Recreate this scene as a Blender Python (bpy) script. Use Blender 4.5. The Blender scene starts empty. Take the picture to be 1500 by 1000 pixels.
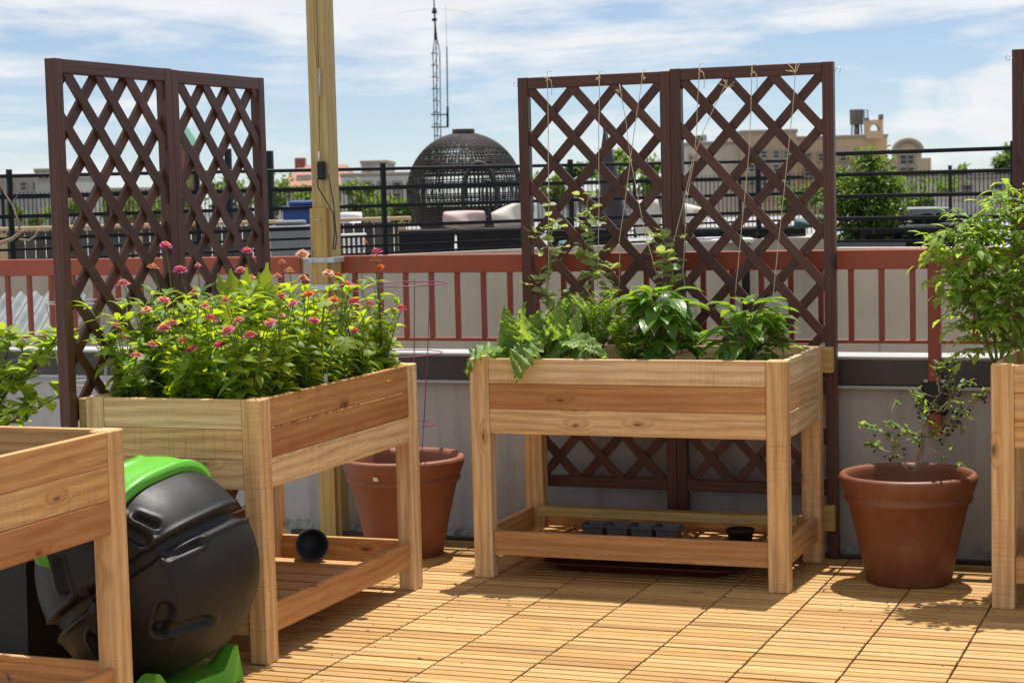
import bpy, math, random
from mathutils import Vector, Matrix, Euler
R = random.Random(7)
PI = math.pi
scene = bpy.context.scene
COL = scene.collection
V = Vector

# ------------------------------------------------------------------ camera model
FPX, PIT, ROL, HCAM, PSI = 2794.4, .0809, -.0252, 1.4843, -.368
def _terr(v):
    c, s = math.cos(PSI), math.sin(PSI)
    return V((c*v[0]+s*v[1], -s*v[0]+c*v[1], v[2]))
_cp, _sp = math.cos(PIT), math.sin(PIT)
_cr, _sr = math.cos(ROL), math.sin(ROL)
_r0, _u0 = V((1, 0, 0)), V((0, _sp, _cp))
CF = _terr((0, _cp, -_sp)); CR = _terr(_r0*_cr+_u0*_sr); CU = _terr(_r0*-_sr+_u0*_cr)
CO = V((0, 0, HCAM))
def ray(px, py): return CF+CR*((px-750)/FPX)-CU*((py-500)/FPX)
def W(px, py, Y):
    d = ray(px, py); return CO+d*(Y/d.y)
def WX(px, py, X):
    d = ray(px, py); return CO+d*(X/d.x)
def Z0(px, py, z=0.):
    d = ray(px, py); return CO+d*((z-HCAM)/d.z)
def P(px, py, d): return CO+ray(px, py)*d

# ------------------------------------------------------------------ object helpers
def tag(o, label=None, cat=None, group=None, kind=None):
    if label: o['label'] = label
    if cat: o['category'] = cat
    if group: o['group'] = group
    if kind: o['kind'] = kind
    return o
def thing(name, label, cat, loc=(0, 0, 0), rz=0, group=None):
    o = bpy.data.objects.new(name, None); COL.objects.link(o)
    o.location = loc; o.rotation_euler = (0, 0, rz); o.empty_display_size = .1
    return tag(o, label, cat, group)

class MB:
    def __init__(s): s.v = []; s.f = []; s.gc = []; s.t = []; s.sm = []
    def add(s, vs, fs, gc=None, tone=.5, smooth=False):
        b = len(s.v); s.v += [tuple(x) for x in vs]
        s.gc += [tuple(x) for x in (gc if gc else vs)]
        s.t += [tone]*len(vs) if not isinstance(tone, list) else tone
        for f in fs: s.f.append([b+i for i in f]); s.sm.append(smooth)
    def box(s, c, ax, ay, az, L, Wd, T, bev=.002, tone=.5, seed=None):
        """bevelled board: L along ax (grain), Wd along ay, T along az"""
        c = V(c); ax, ay, az = V(ax), V(ay), V(az)
        if seed is None: seed = R.random()
        o = (seed*37.7, seed*11.3, seed*5.1)
        h = (L/2, Wd/2, T/2); bev = min(bev, min(h)*.8)
        vs = []; gc = []; idx = {}
        for sx in (-1, 1):
            for sy in (-1, 1):
                for sz in (-1, 1):
                    for k in range(3):
                        q = [h[0]*sx, h[1]*sy, h[2]*sz]
                        for j in range(3):
                            if j != k: q[j] -= bev*(sx, sy, sz)[j]
                        idx[sx, sy, sz, k] = len(vs)
                        vs.append(c+ax*q[0]+ay*q[1]+az*q[2])
                        gc.append((q[0]+o[0], q[1]+o[1], q[2]+o[2]))
        fs = []
        sg = (-1, 1)
        for k in range(3):
            a, b = [(1, 2), (2, 0), (0, 1)][k]
            for s_ in sg:
                loop = []
                for (u, w) in ((-1, -1), (1, -1), (1, 1), (-1, 1)):
                    t = [0, 0, 0]; t[k] = s_; t[a] = u; t[b] = w
                    loop.append(idx[t[0], t[1], t[2], k])
                fs.append(loop if s_ > 0 else loop[::-1])
        for k in range(3):                       # edges parallel to axis k
            a, b = [(1, 2), (2, 0), (0, 1)][k]
            for u in sg:
                for w in sg:
                    t0 = [0]*3; t1 = [0]*3
                    t0[k] = -1; t1[k] = 1
                    for t in (t0, t1): t[a] = u; t[b] = w
                    l = [idx[(*t0, a)], idx[(*t1, a)], idx[(*t1, b)], idx[(*t0, b)]]
                    fs.append(l if u*w < 0 else l[::-1])
        for sx in sg:
            for sy in sg:
                for sz in sg:
                    l = [idx[sx, sy, sz, 0], idx[sx, sy, sz, 1], idx[sx, sy, sz, 2]]
                    fs.append(l if sx*sy*sz > 0 else l[::-1])
        s.add(vs, fs, gc, tone)
    def bx(s, x0, x1, y0, y1, z0, z1, grain='x', **k):
        c = ((x0+x1)/2, (y0+y1)/2, (z0+z1)/2); d = (x1-x0, y1-y0, z1-z0)
        X, Y, Z = V((1, 0, 0)), V((0, 1, 0)), V((0, 0, 1))
        # second axis = the wider cross-section side, so that knots fall on the board's face
        if grain == 'x': s.box(c, X, Y, Z, d[0], d[1], d[2], **k) if d[1] >= d[2] else s.box(c, X, Z, -Y, d[0], d[2], d[1], **k)
        elif grain == 'y': s.box(c, Y, Z, X, d[1], d[2], d[0], **k) if d[2] >= d[0] else s.box(c, Y, X, -Z, d[1], d[0], d[2], **k)
        else: s.box(c, Z, X, Y, d[2], d[0], d[1], **k) if d[0] >= d[1] else s.box(c, Z, Y, -X, d[2], d[1], d[0], **k)
    def tube(s, pts, rad, n=6, tone=.5, cap=True, smooth=True):
        pts = [V(p) for p in pts]; m = len(pts)
        if not isinstance(rad, (list, tuple)): rad = [rad]*m
        vs = []; gc = []; prev = None; al = 0
        for i, p in enumerate(pts):
            d = (pts[min(i+1, m-1)]-pts[max(i-1, 0)])
            d = d.normalized() if d.length > 1e-9 else V((0, 0, 1))
            if prev is None:
                a = d.cross(V((.13, .31, .94)));
                if a.length < 1e-3: a = d.cross(V((1, 0, 0)))
                a.normalize()
            else:
                a = prev-d*prev.dot(d)
                a = a.normalized() if a.length > 1e-6 else d.orthogonal().normalized()
            prev = a; b = d.cross(a)
            if i: al += (p-pts[i-1]).length
            for k in range(n):
                th = 2*PI*k/n
                vs.append(p+(a*math.cos(th)+b*math.sin(th))*rad[i]); gc.append((al, k/n*.1, 0))
        fs = []
        for i in range(m-1):
            for k in range(n):
                k2 = (k+1) % n
                fs.append([i*n+k, i*n+k2, (i+1)*n+k2, (i+1)*n+k])
        if cap: fs.append(list(range(n))[::-1]); fs.append([(m-1)*n+k for k in range(n)])
        s.add(vs, fs, gc, tone, smooth)
    def lathe(s, prof, n=48, c=(0, 0, 0), tone=.5, smooth=True, axis=None):
        c = V(c); vs = []
        if axis is None: A, B, C = V((1, 0, 0)), V((0, 1, 0)), V((0, 0, 1))
        else: A, B, C = axis
        for (r, z) in prof:
            for k in range(n):
                th = 2*PI*k/n; vs.append(c+A*(r*math.cos(th))+B*(r*math.sin(th))+C*z)
        fs = [[i*n+k, i*n+(k+1) % n, (i+1)*n+(k+1) % n, (i+1)*n+k] for i in range(len(prof)-1) for k in range(n)]
        s.add(vs, fs, None, tone, smooth)
    def prism(s, poly, o, ax, ay, az, t, tone=.5, gdir=None, seed=None):
        """extrude 2D polygon (ax, ay) by t along az"""
        o, ax, ay, az = V(o), V(ax), V(ay), V(az); n = len(poly)
        if seed is None: seed = R.random()
        vs = []; gc = []
        g = gdir or (1, 0)
        for z in (0, t):
            for (x, y) in poly:
                vs.append(o+ax*x+ay*y+az*z)
                gc.append((x*g[0]+y*g[1]+seed*37, -x*g[1]+y*g[0]+seed*11, z+seed*5))
        fs = [list(range(n))[::-1], [n+i for i in range(n)]]
        fs += [[i, (i+1) % n, n+(i+1) % n, n+i] for i in range(n)]
        s.add(vs, fs, gc, tone)
    def leaf(s, p, d, up, L, Wd, droop=.6, fold=.25, n=5, prof=None, tone=None, wav=0, lob=0, twist=0):
        p = V(p); d = V(d).normalized(); up = V(up)
        sd = d.cross(up)
        if sd.length < 1e-3: sd = d.orthogonal()
        sd.normalize(); nn = sd.cross(d)
        if twist: q = Matrix.Rotation(twist, 3, d); sd = q @ sd; nn = q @ nn
        if tone is None: tone = R.random()
        vs = []; gc = []; st = L/n; q = p.copy()
        for i in range(n+1):
            t = i/n
            w = (prof(t) if prof else math.sin(PI*min(1, t**.8))*(1-.15*t)+.04)*Wd/2
            if lob: w *= 1+lob*(1 if i % 2 else -1)
            a = -droop*t
            dd = d*math.cos(a)+nn*math.sin(a); n2 = nn*math.cos(a)-d*math.sin(a)
            wv = wav*w
            e1 = R.uniform(-wv, wv) if wav else 0; e2 = R.uniform(-wv, wv) if wav else 0
            vs += [q+sd*w+n2*(fold*w+e1), q.copy(), q-sd*w+n2*(fold*w+e2)]
            gc += [(t, 1, tone), (t, 0, tone), (t, -1, tone)]
            q = q+dd*st
        fs = []
        for i in range(n):
            b = i*3
            fs += [[b, b+1, b+4, b+3], [b+1, b+2, b+5, b+4]]
        s.add(vs, fs, gc, tone, True)
    def ball(s, c, r, nu=8, nv=5, sc=(1, 1, 1), tone=.5):
        c = V(c); vs = [c+V((0, 0, r*sc[2]))]
        for i in range(1, nv):
            ph = PI*i/nv
            for k in range(nu):
                th = 2*PI*k/nu
                vs.append(c+V((r*sc[0]*math.sin(ph)*math.cos(th), r*sc[1]*math.sin(ph)*math.sin(th), r*sc[2]*math.cos(ph))))
        vs.append(c-V((0, 0, r*sc[2]))); L = len(vs)-1
        fs = [[0, 1+k, 1+(k+1) % nu] for k in range(nu)]
        for i in range(nv-2):
            for k in range(nu):
                a = 1+i*nu+k; b = 1+i*nu+(k+1) % nu
                fs.append([a, a+nu, b+nu, b])
        b0 = 1+(nv-2)*nu
        fs += [[b0+k, L, b0+(k+1) % nu] for k in range(nu)]
        s.add(vs, fs, None, tone, True)
    def build(s, name, mat, parent=None, loc=None):
        me = bpy.data.meshes.new(name)
        me.from_pydata(s.v, [], s.f)
        a = me.attributes.new('gc', 'FLOAT_VECTOR', 'POINT'); a.data.foreach_set('vector', [x for q in s.gc for x in q])
        a = me.attributes.new('tone', 'FLOAT', 'POINT'); a.data.foreach_set('value', s.t)
        me.polygons.foreach_set('use_smooth', s.sm)
        me.materials.append(mat); me.update()
        o = bpy.data.objects.new(name, me); COL.objects.link(o)
        if parent is not None: o.parent = parent
        if loc is not None: o.location = loc
        return o

# ------------------------------------------------------------------ materials
def newmat(name):
    m = bpy.data.materials.new(name); m.use_nodes = True
    nt = m.node_tree; nt.nodes.clear()
    return m, nt, nt.nodes, nt.links
def N(nt, typ, **k):
    n = nt.nodes.new(typ)
    for a, b in k.items():
        if a.startswith('_'): n.inputs[a[1:].replace('_', ' ')].default_value = b
        else: setattr(n, a, b)
    return n
def ramp(nt, stops, interp='LINEAR'):
    n = nt.nodes.new('ShaderNodeValToRGB'); e = n.color_ramp.elements; n.color_ramp.interpolation = interp
    e[0].position, e[0].color = stops[0][0], (*stops[0][1], 1)
    e[1].position, e[1].color = stops[-1][0], (*stops[-1][1], 1)
    for p, c in stops[1:-1]:
        q = e.new(p); q.color = (*c, 1)
    return n
def mixc(nt, fac, a, b, mode='MIX'):
    n = nt.nodes.new('ShaderNodeMix'); n.data_type = 'RGBA'; n.blend_type = mode
    for sock, v in ((n.inputs[0], fac), (n.inputs[6], a), (n.inputs[7], b)):
        if hasattr(v, 'links') or isinstance(v, bpy.types.NodeSocket): nt.links.new(v, sock)
        elif isinstance(v, (int, float)): sock.default_value = v
        else: sock.default_value = (*v, 1)
    return n.outputs[2]
def math_(nt, op, a, b=None, clamp=False):
    n = nt.nodes.new('ShaderNodeMath'); n.operation = op; n.use_clamp = clamp
    for i, v in enumerate((a, b)):
        if v is None: continue
        if isinstance(v, bpy.types.NodeSocket): nt.links.new(v, n.inputs[i])
        else: n.inputs[i].default_value = v
    return n.outputs[0]
def mapr(nt, v, a, b, c=0, d=1):
    n = nt.nodes.new('ShaderNodeMapRange'); nt.links.new(v, n.inputs[0])
    for i, x in enumerate((a, b, c, d)): n.inputs[i+1].default_value = x
    return n.outputs[0]
def finish(nt, colr, rough=.6, bump=None, bstr=.3, bdist=.002, metal=0, spec=.5, coat=0):
    p = N(nt, 'ShaderNodeBsdfPrincipled'); o = N(nt, 'ShaderNodeOutputMaterial')
    if isinstance(colr, bpy.types.NodeSocket): nt.links.new(colr, p.inputs['Base Color'])
    else: p.inputs['Base Color'].default_value = (*colr, 1)
    if isinstance(rough, bpy.types.NodeSocket): nt.links.new(rough, p.inputs['Roughness'])
    else: p.inputs['Roughness'].default_value = rough
    p.inputs['Metallic'].default_value = metal; p.inputs['Specular IOR Level'].default_value = spec
    p.inputs['Coat Weight'].default_value = coat
    if bump is not None:
        b = N(nt, 'ShaderNodeBump'); b.inputs['Strength'].default_value = bstr; b.inputs['Distance'].default_value = bdist
        nt.links.new(bump, b.inputs['Height']); nt.links.new(b.outputs[0], p.inputs['Normal'])
    nt.links.new(p.outputs[0], o.inputs[0])
    return p
def noise(nt, vec, scale=5, detail=4, rough=.55, dist=0):
    n = N(nt, 'ShaderNodeTexNoise'); n.inputs['Scale'].default_value = scale; n.inputs['Detail'].default_value = detail
    n.inputs['Roughness'].default_value = rough; n.inputs['Distortion'].default_value = dist
    if vec is not None: nt.links.new(vec, n.inputs['Vector'])
    return n.outputs['Fac']
def scaled(nt, vec, s):
    n = N(nt, 'ShaderNodeVectorMath', operation='MULTIPLY'); nt.links.new(vec, n.inputs[0]); n.inputs[1].default_value = s
    return n.outputs[0]
def attr(nt, name):
    return N(nt, 'ShaderNodeAttribute', attribute_name=name)

def wood(name, pale, mid, red, dark, rough=.62, knots=1., ringf=70, contrast=1., saw=.35, weather=0):
    m, nt, nd, lk = newmat(name)
    g = attr(nt, 'gc').outputs['Vector']; t = attr(nt, 'tone').outputs['Fac']
    warp = noise(nt, scaled(nt, g, (1.3, 9, 9)), 1, 2, .5)
    sep = N(nt, 'ShaderNodeSeparateXYZ'); lk.new(g, sep.inputs[0])
    # knots
    vo = N(nt, 'ShaderNodeTexVoronoi'); vo.voronoi_dimensions = '2D'; vo.inputs['Scale'].default_value = 1; vo.inputs['Randomness'].default_value = 1
    lk.new(scaled(nt, g, (3.6, 9.5, 5)), vo.inputs['Vector'])
    kd = vo.outputs['Distance']
    pick = N(nt, 'ShaderNodeSeparateColor'); lk.new(vo.outputs['Color'], pick.inputs[0])
    has = math_(nt, 'GREATER_THAN', pick.outputs[0], 1-.26*knots)
    ksz = mapr(nt, pick.outputs[1], 0, 1, .7, 2.6)
    kdj = math_(nt, 'ADD', kd, math_(nt, 'MULTIPLY', math_(nt, 'SUBTRACT', noise(nt, scaled(nt, g, (30, 60, 1)), 1, 3), .5), .05))
    kn = math_(nt, 'MULTIPLY', mapr(nt, math_(nt, 'MULTIPLY', kdj, ksz), .03, .12, 1, 0), has)
    khalo = math_(nt, 'MULTIPLY', mapr(nt, kd, .04, .27, 1, 0), has)
    ac = math_(nt, 'ADD', math_(nt, 'MULTIPLY', sep.outputs[1], ringf), math_(nt, 'MULTIPLY', sep.outputs[2], ringf*.8))
    ac = math_(nt, 'ADD', ac, math_(nt, 'MULTIPLY', warp, 5.5))
    ac = math_(nt, 'ADD', ac, math_(nt, 'MULTIPLY', khalo, 4.))
    rings = math_(nt, 'ADD', math_(nt, 'MULTIPLY', math_(nt, 'SINE', math_(nt, 'MULTIPLY', ac, 2.6)), .5), .5)
    rings = math_(nt, 'POWER', rings, 1.6)
    fine = noise(nt, scaled(nt, g, (6, 210, 210)), 1, 4, .6)
    broad = noise(nt, scaled(nt, g, (1.6, 14, 14)), 1, 3, .5)
    base = ramp(nt, [(0, pale), (.5, mid), (1, red)]); lk.new(math_(nt, 'ADD', t, math_(nt, 'MULTIPLY', math_(nt, 'SUBTRACT', broad, .5), .55*contrast)), base.inputs[0])
    c = mixc(nt, math_(nt, 'MULTIPLY', rings, .30*contrast), base.outputs[0], dark)
    c = mixc(nt, math_(nt, 'MULTIPLY', mapr(nt, fine, .42, .75), .5*contrast), c, dark)
    c = mixc(nt, math_(nt, 'MULTIPLY', khalo, .34), c, dark)
    c = mixc(nt, math_(nt, 'MULTIPLY', kn, .75), c, tuple(x*.35 for x in dark))
    st_ = mapr(nt, noise(nt, scaled(nt, g, (4, 12, 12)), 1, 5, .65, .8), .52, .80)
    c = mixc(nt, math_(nt, 'MULTIPLY', st_, .26*contrast), c, dark)
    if saw:
        sw = noise(nt, scaled(nt, g, (190, 5, 5)), 1, 2, .6)
        swm = math_(nt, 'MULTIPLY', mapr(nt, sw, .52, .72), mapr(nt, noise(nt, scaled(nt, g, (2, 6, 6)), 1, 1), .48, .62))
        c = mixc(nt, math_(nt, 'MULTIPLY', swm, saw), c, dark)
    if weather:
        wv = mapr(nt, noise(nt, scaled(nt, g, (3, 16, 16)), 1, 4, .6), .45, .75)
        c = mixc(nt, math_(nt, 'MULTIPLY', wv, weather), c, (.30, .26, .21))
    bh = math_(nt, 'ADD', math_(nt, 'MULTIPLY', fine, .8), math_(nt, 'MULTIPLY', rings, .35))
    finish(nt, c, rough, bh, .25, .0015, spec=.3)
    return m
M = {}
M['cedar'] = wood('cedar', (.86, .64, .37), (.71, .41, .165), (.40, .165, .062), (.22, .075, .02))
M['deck'] = wood('deck_wood', (.67, .435, .175), (.555, .32, .105), (.37, .195, .068), (.17, .075, .02), knots=.12, ringf=150, saw=.0, weather=.25, contrast=1.1)
M['stain'] = wood('stained_wood', (.145, .064, .047), (.100, .043, .033), (.065, .027, .020), (.028, .011, .009), rough=.40, knots=.25, ringf=120, saw=.15, contrast=.9)
M['treated'] = wood('treated_pine', (.60, .46, .20), (.50, .37, .14), (.42, .29, .10), (.25, .14, .045), knots=.5, ringf=90, saw=.1)
M['post'] = wood('post_pine', (.58, .46, .22), (.51, .38, .15), (.56, .36, .11), (.27, .15, .05), knots=.8, ringf=80, saw=.0)
M['greywood'] = wood('weathered_wood', (.10, .09, .08), (.075, .065, .055), (.055, .045, .04), (.03, .022, .018), knots=.3, ringf=70, saw=0)
M['capwood'] = wood('cap_wood', (.62, .46, .28), (.55, .40, .23), (.45, .32, .18), (.25, .15, .08), knots=.3, saw=0)

def plain(name, colr, rough=.5, metal=0, var=.12, scale=20, bump=.1, spec=.5, coat=0, dirt=None):
    m, nt, nd, lk = newmat(name)
    tc = N(nt, 'ShaderNodeTexCoord').outputs['Object']
    n1 = noise(nt, tc, scale, 5, .6)
    c = mixc(nt, n1, tuple(x*(1-var) for x in colr), tuple(min(1, x*(1+var)) for x in colr))
    if dirt:
        d = mapr(nt, noise(nt, tc, dirt[1], 6, .65, .5), .5, .75)
        c = mixc(nt, math_(nt, 'MULTIPLY', d, dirt[2]), c, dirt[0])
    r = math_(nt, 'ADD', math_(nt, 'MULTIPLY', noise(nt, tc, scale*2, 3), .2), rough-.1)
    finish(nt, c, r, noise(nt, tc, scale*8, 4), bump, .002, metal, spec, coat)
    return m
M['redpaint'] = plain('red_paint', (.27, .050, .024), .5, var=.18, scale=9, dirt=((.10, .045, .035), 24, .55))
M['redtop'] = plain('red_board_paint', (.34, .070, .032), .55, var=.15, scale=5, dirt=((.17, .06, .045), 22, .55))
M['black'] = plain('black_metal', (.008, .009, .011), .5, var=.2, scale=30, spec=.25)
M['blackplastic'] = plain('black_plastic', (.010, .010, .011), .50, var=.25, scale=12, bump=.08, spec=.32, dirt=((.05, .042, .034), 9, .22))
M['green'] = plain('green_plastic', (.105, .40, .03), .38, var=.08, scale=10, bump=.04, spec=.5)
M['terra'] = plain('terracotta', (.18, .056, .022), .52, var=.18, scale=7, bump=.1, dirt=((.30, .16, .10), 6, .42))
M['terra2'] = plain('terracotta_pale', (.25, .086, .042), .62, var=.16, scale=6, bump=.12, dirt=((.34, .17, .10), 5, .35))
M['soil'] = plain('soil', (.035, .023, .015), .95, var=.5, scale=45, bump=1.)
M['steel'] = plain('galvanised_steel', (.55, .57, .58), .35, metal=.9, var=.12, scale=60)
M['greysteel'] = plain('grey_bracket', (.50, .54, .56), .45, metal=.3, var=.12, scale=60)
M['twine'] = plain('twine', (.62, .50, .33), .9, var=.2, scale=80)
M['cream'] = plain('cream_fabric', (.58, .54, .48), .9, var=.06, scale=15, bump=.3)
M['pinkcush'] = plain('pink_cushion', (.52, .40, .38), .9, var=.06, scale=15, bump=.3)
M['wicker'] = plain('black_wicker', (.010, .009, .010), .6, var=.4, scale=60, bump=.6, spec=.2)
M['domew'] = plain('dome_wicker', (.030, .026, .024), .6, var=.5, scale=6, bump=.3, spec=.25, dirt=((.08, .055, .04), 3, .45))
M['teal'] = plain('teal_fabric', (.06, .13, .13), .8, var=.12)
M['white'] = plain('white_plastic', (.80, .80, .80), .4, var=.04)
M['blue'] = plain('blue_plastic', (.015, .055, .22), .4, var=.1, scale=8)
M['greyplastic'] = plain('grey_plastic', (.15, .175, .18), .45, var=.08, scale=8)
M['slate'] = plain('slate_plastic', (.065, .073, .082), .5, var=.15, scale=20)
M['redtray'] = plain('red_tray', (.10, .013, .010), .5, var=.15)
M['purplewire'] = plain('purple_wire', (.26, .07, .15), .4, var=.15)
M['greenwire'] = plain('green_wire', (.05, .06, .05), .4, var=.15)
M['whitewire'] = plain('pale_wire', (.45, .43, .40), .4, var=.15)
M['cord'] = plain('black_cord', (.03, .03, .03), .5)
M['copper'] = plain('verdigris', (.16, .36, .29), .7, var=.2, scale=2)
M['silver'] = plain('silver_coating', (.26, .26, .26), .55, var=.25, scale=9, bump=.6, dirt=((.08, .08, .08), 14, .8))
M['membrane'] = plain('roof_membrane', (.30, .30, .30), .8, var=.2, scale=4, bump=.4, dirt=((.15, .15, .15), 6, .5))
M['slab'] = plain('grey_paver', (.34, .36, .36), .85, var=.18, scale=12, bump=.3)
M['bark'] = plain('bark', (.11, .075, .05), .9, var=.35, scale=30, bump=.8)
M['palebark'] = plain('pale_bark', (.30, .22, .16), .85, var=.35, scale=50, bump=.6)
M['berry'] = plain('berry_skin', (.045, .03, .075), .5, var=.3)

def wallmat(name, base, streak, joint=None, jw=1.2, rough=.8):
    m, nt, nd, lk = newmat(name)
    g = attr(nt, 'gc').outputs['Vector']
    n1 = noise(nt, g, 1.6, 6, .62); n2 = noise(nt, scaled(nt, g, (9, 1, .7)), 1, 5, .6)
    c = mixc(nt, mapr(nt, n1, .3, .7), base, tuple(x*.8 for x in base))
    c = mixc(nt, math_(nt, 'MULTIPLY', mapr(nt, n2, .48, .74), .75), c, streak)
    cr = noise(nt, g, 11, 6, .7)
    c = mixc(nt, math_(nt, 'MULTIPLY', mapr(nt, cr, .56, .8), .45), c, tuple(x*.55 for x in base))
    if joint:
        sep = N(nt, 'ShaderNodeSeparateXYZ'); lk.new(g, sep.inputs[0])
        fr = math_(nt, 'FRACT', math_(nt, 'DIVIDE', sep.outputs[0], jw))
        j = math_(nt, 'LESS_THAN', math_(nt, 'ABSOLUTE', math_(nt, 'SUBTRACT', fr, .5)), .006)
        c = mixc(nt, math_(nt, 'MULTIPLY', j, .6), c, joint)
    finish(nt, c, rough, noise(nt, g, 26, 5, .65), .5, .006, spec=.2)
    return m
M['parapet'] = wallmat('parapet_stucco', (.50, .47, .445), (.28, .255, .24))
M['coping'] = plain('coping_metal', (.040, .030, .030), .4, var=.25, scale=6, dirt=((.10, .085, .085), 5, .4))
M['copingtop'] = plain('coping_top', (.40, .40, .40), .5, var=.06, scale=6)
M['beige'] = wallmat('beige_wall', (.62, .53, .41), (.47, .40, .31), (.30, .26, .22), 1.22)
M['tar'] = plain('tar', (.012, .010, .010), .6, var=.3, scale=30, bump=.5)

def leafmat(name, dk, lt, trans, tf=.45, rough=.45, vein=.25):
    m, nt, nd, lk = newmat(name)
    ga = attr(nt, 'gc'); t = attr(nt, 'tone').outputs['Fac']
    sep = N(nt, 'ShaderNodeSeparateXYZ'); lk.new(ga.outputs['Vector'], sep.inputs[0])
    c = mixc(nt, t, dk, lt)
    mid = math_(nt, 'ABSOLUTE', sep.outputs[1])
    side = math_(nt, 'SINE', math_(nt, 'MULTIPLY', math_(nt, 'SUBTRACT', sep.outputs[0], math_(nt, 'MULTIPLY', mid, .22)), 42.))
    vv = math_(nt, 'MAXIMUM', mapr(nt, mid, .0, .12, 1, 0), math_(nt, 'MULTIPLY', mapr(nt, side, .75, 1), .7))
    c = mixc(nt, math_(nt, 'MULTIPLY', vv, vein), c, tuple(min(1, x*1.9+.01) for x in lt))
    p = N(nt, 'ShaderNodeBsdfPrincipled'); lk.new(c, p.inputs['Base Color']); p.inputs['Roughness'].default_value = rough
    p.inputs['Specular IOR Level'].default_value = .4
    bp = N(nt, 'ShaderNodeBump'); bp.inputs['Strength'].default_value = .35; bp.inputs['Distance'].default_value = .003
    lk.new(vv, bp.inputs['Height']); lk.new(bp.outputs[0], p.inputs['Normal'])
    tr = N(nt, 'ShaderNodeBsdfTranslucent')
    tcol = mixc(nt, t, tuple(x*.8 for x in trans), trans); lk.new(tcol, tr.inputs[0])
    mx = N(nt, 'ShaderNodeMixShader'); mx.inputs[0].default_value = tf
    lk.new(p.outputs[0], mx.inputs[1]); lk.new(tr.outputs[0], mx.inputs[2])
    o = N(nt, 'ShaderNodeOutputMaterial'); lk.new(mx.outputs[0], o.inputs[0])
    return m
M['zleaf'] = leafmat('zinnia_leaf', (.05, .13, .014), (.19, .31, .03), (.62, .76, .03), .52)
M['yleaf'] = leafmat('bright_leaf', (.14, .25, .02), (.26, .36, .03), (.66, .72, .04), .55)
M['pepper'] = leafmat('pepper_leaf', (.04, .105, .016), (.10, .21, .03), (.40, .62, .03), .42, .32)
M['kale'] = leafmat('kale_leaf', (.09, .185, .035), (.24, .37, .09), (.54, .74, .08), .45, .45, .2)
M['carrot'] = leafmat('carrot_leaf', (.10, .21, .02), (.20, .36, .04), (.58, .78, .05), .5)
M['pea'] = leafmat('pea_leaf', (.17, .26, .09), (.31, .41, .16), (.62, .70, .16), .48)
M['tomato'] = leafmat('tomato_leaf', (.08, .18, .022), (.24, .38, .06), (.58, .78, .07), .5)
M['shrub'] = leafmat('shrub_leaf', (.11, .20, .022), (.24, .34, .045), (.62, .76, .05), .52)
M['blueb'] = leafmat('blueberry_leaf', (.08, .16, .03), (.18, .28, .05), (.50, .66, .06), .48)
M['treeleaf'] = leafmat('tree_leaf', (.030, .075, .014), (.085, .155, .03), (.25, .38, .04), .4, .6, 0)
M['treeleaf2'] = leafmat('tree_leaf_light', (.06, .12, .018), (.13, .22, .035), (.34, .46, .05), .4, .6, 0)
M['bushleaf'] = leafmat('bush_leaf', (.025, .065, .012), (.075, .145, .022), (.30, .44, .04), .4, .5, 0)
M['stem'] = plain('green_stem', (.11, .17, .04), .6, var=.2)
M['drystem'] = plain('dry_stem', (.30, .24, .12), .8, var=.2)
def petal(name, a, b, trans):
    return leafmat(name, a, b, trans, .35, .5, .1)
M['f_mag'] = petal('petal_magenta', (.50, .03, .17), (.68, .07, .28), (.75, .06, .30))
M['f_pink'] = petal('petal_pink', (.66, .16, .26), (.80, .30, .38), (.85, .25, .35))
M['f_org'] = petal('petal_orange', (.72, .11, .03), (.85, .20, .05), (.9, .2, .04))
M['f_sal'] = petal('petal_salmon', (.74, .36, .24), (.82, .52, .38), (.85, .4, .25))
M['f_red'] = petal('petal_red', (.50, .035, .06), (.62, .07, .10), (.7, .05, .08))
M['f_ctr'] = plain('flower_centre', (.80, .32, .03), .8, var=.35, scale=300)

# ------------------------------------------------------------------ the setting
def structure(mb, name, mat):
    o = mb.build(name, mat); o['kind'] = 'structure'; return o
def sheet(x0, x1, y0, y1, z):
    m = MB(); m.add([(x0, y0, z), (x1, y0, z), (x1, y1, z), (x0, y1, z)], [[0, 1, 2, 3]]); return m
structure(sheet(-900, 900, -300, 1500, -14), 'ground', plain('city_ground', (.12, .12, .11), .9, var=.3, scale=.05))
structure(sheet(-9, 6, -3, 7.9, -.062), 'roof_floor', M['membrane'])
# deck of tiles, six slats each
TS = .3107
SX0 = -.7866+0.0   # seam x (refined below)
m = MB(); mj = MB()
sx = Z0(1062, 1000).x
xs = [sx+TS*i for i in range(-9, 10)]
ys0 = 7.352
for x in xs[:-1]:
    if x < -3.80: continue
    off = R.uniform(0, .05)
    for j in range(16):
        y1 = ys0-TS*j
        tt = R.gauss(.40, .12)
        for k in range(6):
            w = (TS-.005)/6
            yc = y1-(k+.5)*w-.0025
            m.box((x+TS/2+R.gauss(0, .0006), yc, -.009+R.gauss(0, .0005)), (1, 0, 0), (0, 1, 0), (0, 0, 1), TS-.0065, w-.0072-R.random()*.0050, .018, .0016, min(1, max(0, tt+R.gauss(0, .22))))
        mj.bx(x+.006, x+TS-.006, y1-TS+.006, y1-.006, -.058, -.0195, tone=.9)
structure(m, 'deck', M['deck'])
structure(mj, 'deck_underlay', plain('deck_base', (.03, .02, .012), .9))
m = MB(); m.bx(-3.9, 1.0, 7.362, 7.392, -.058, .012, tone=.75); 
tag(m.build('edge_board', M['greywood']), 'low brown edging board along the foot of the grey parapet wall', 'edging board')

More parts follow.
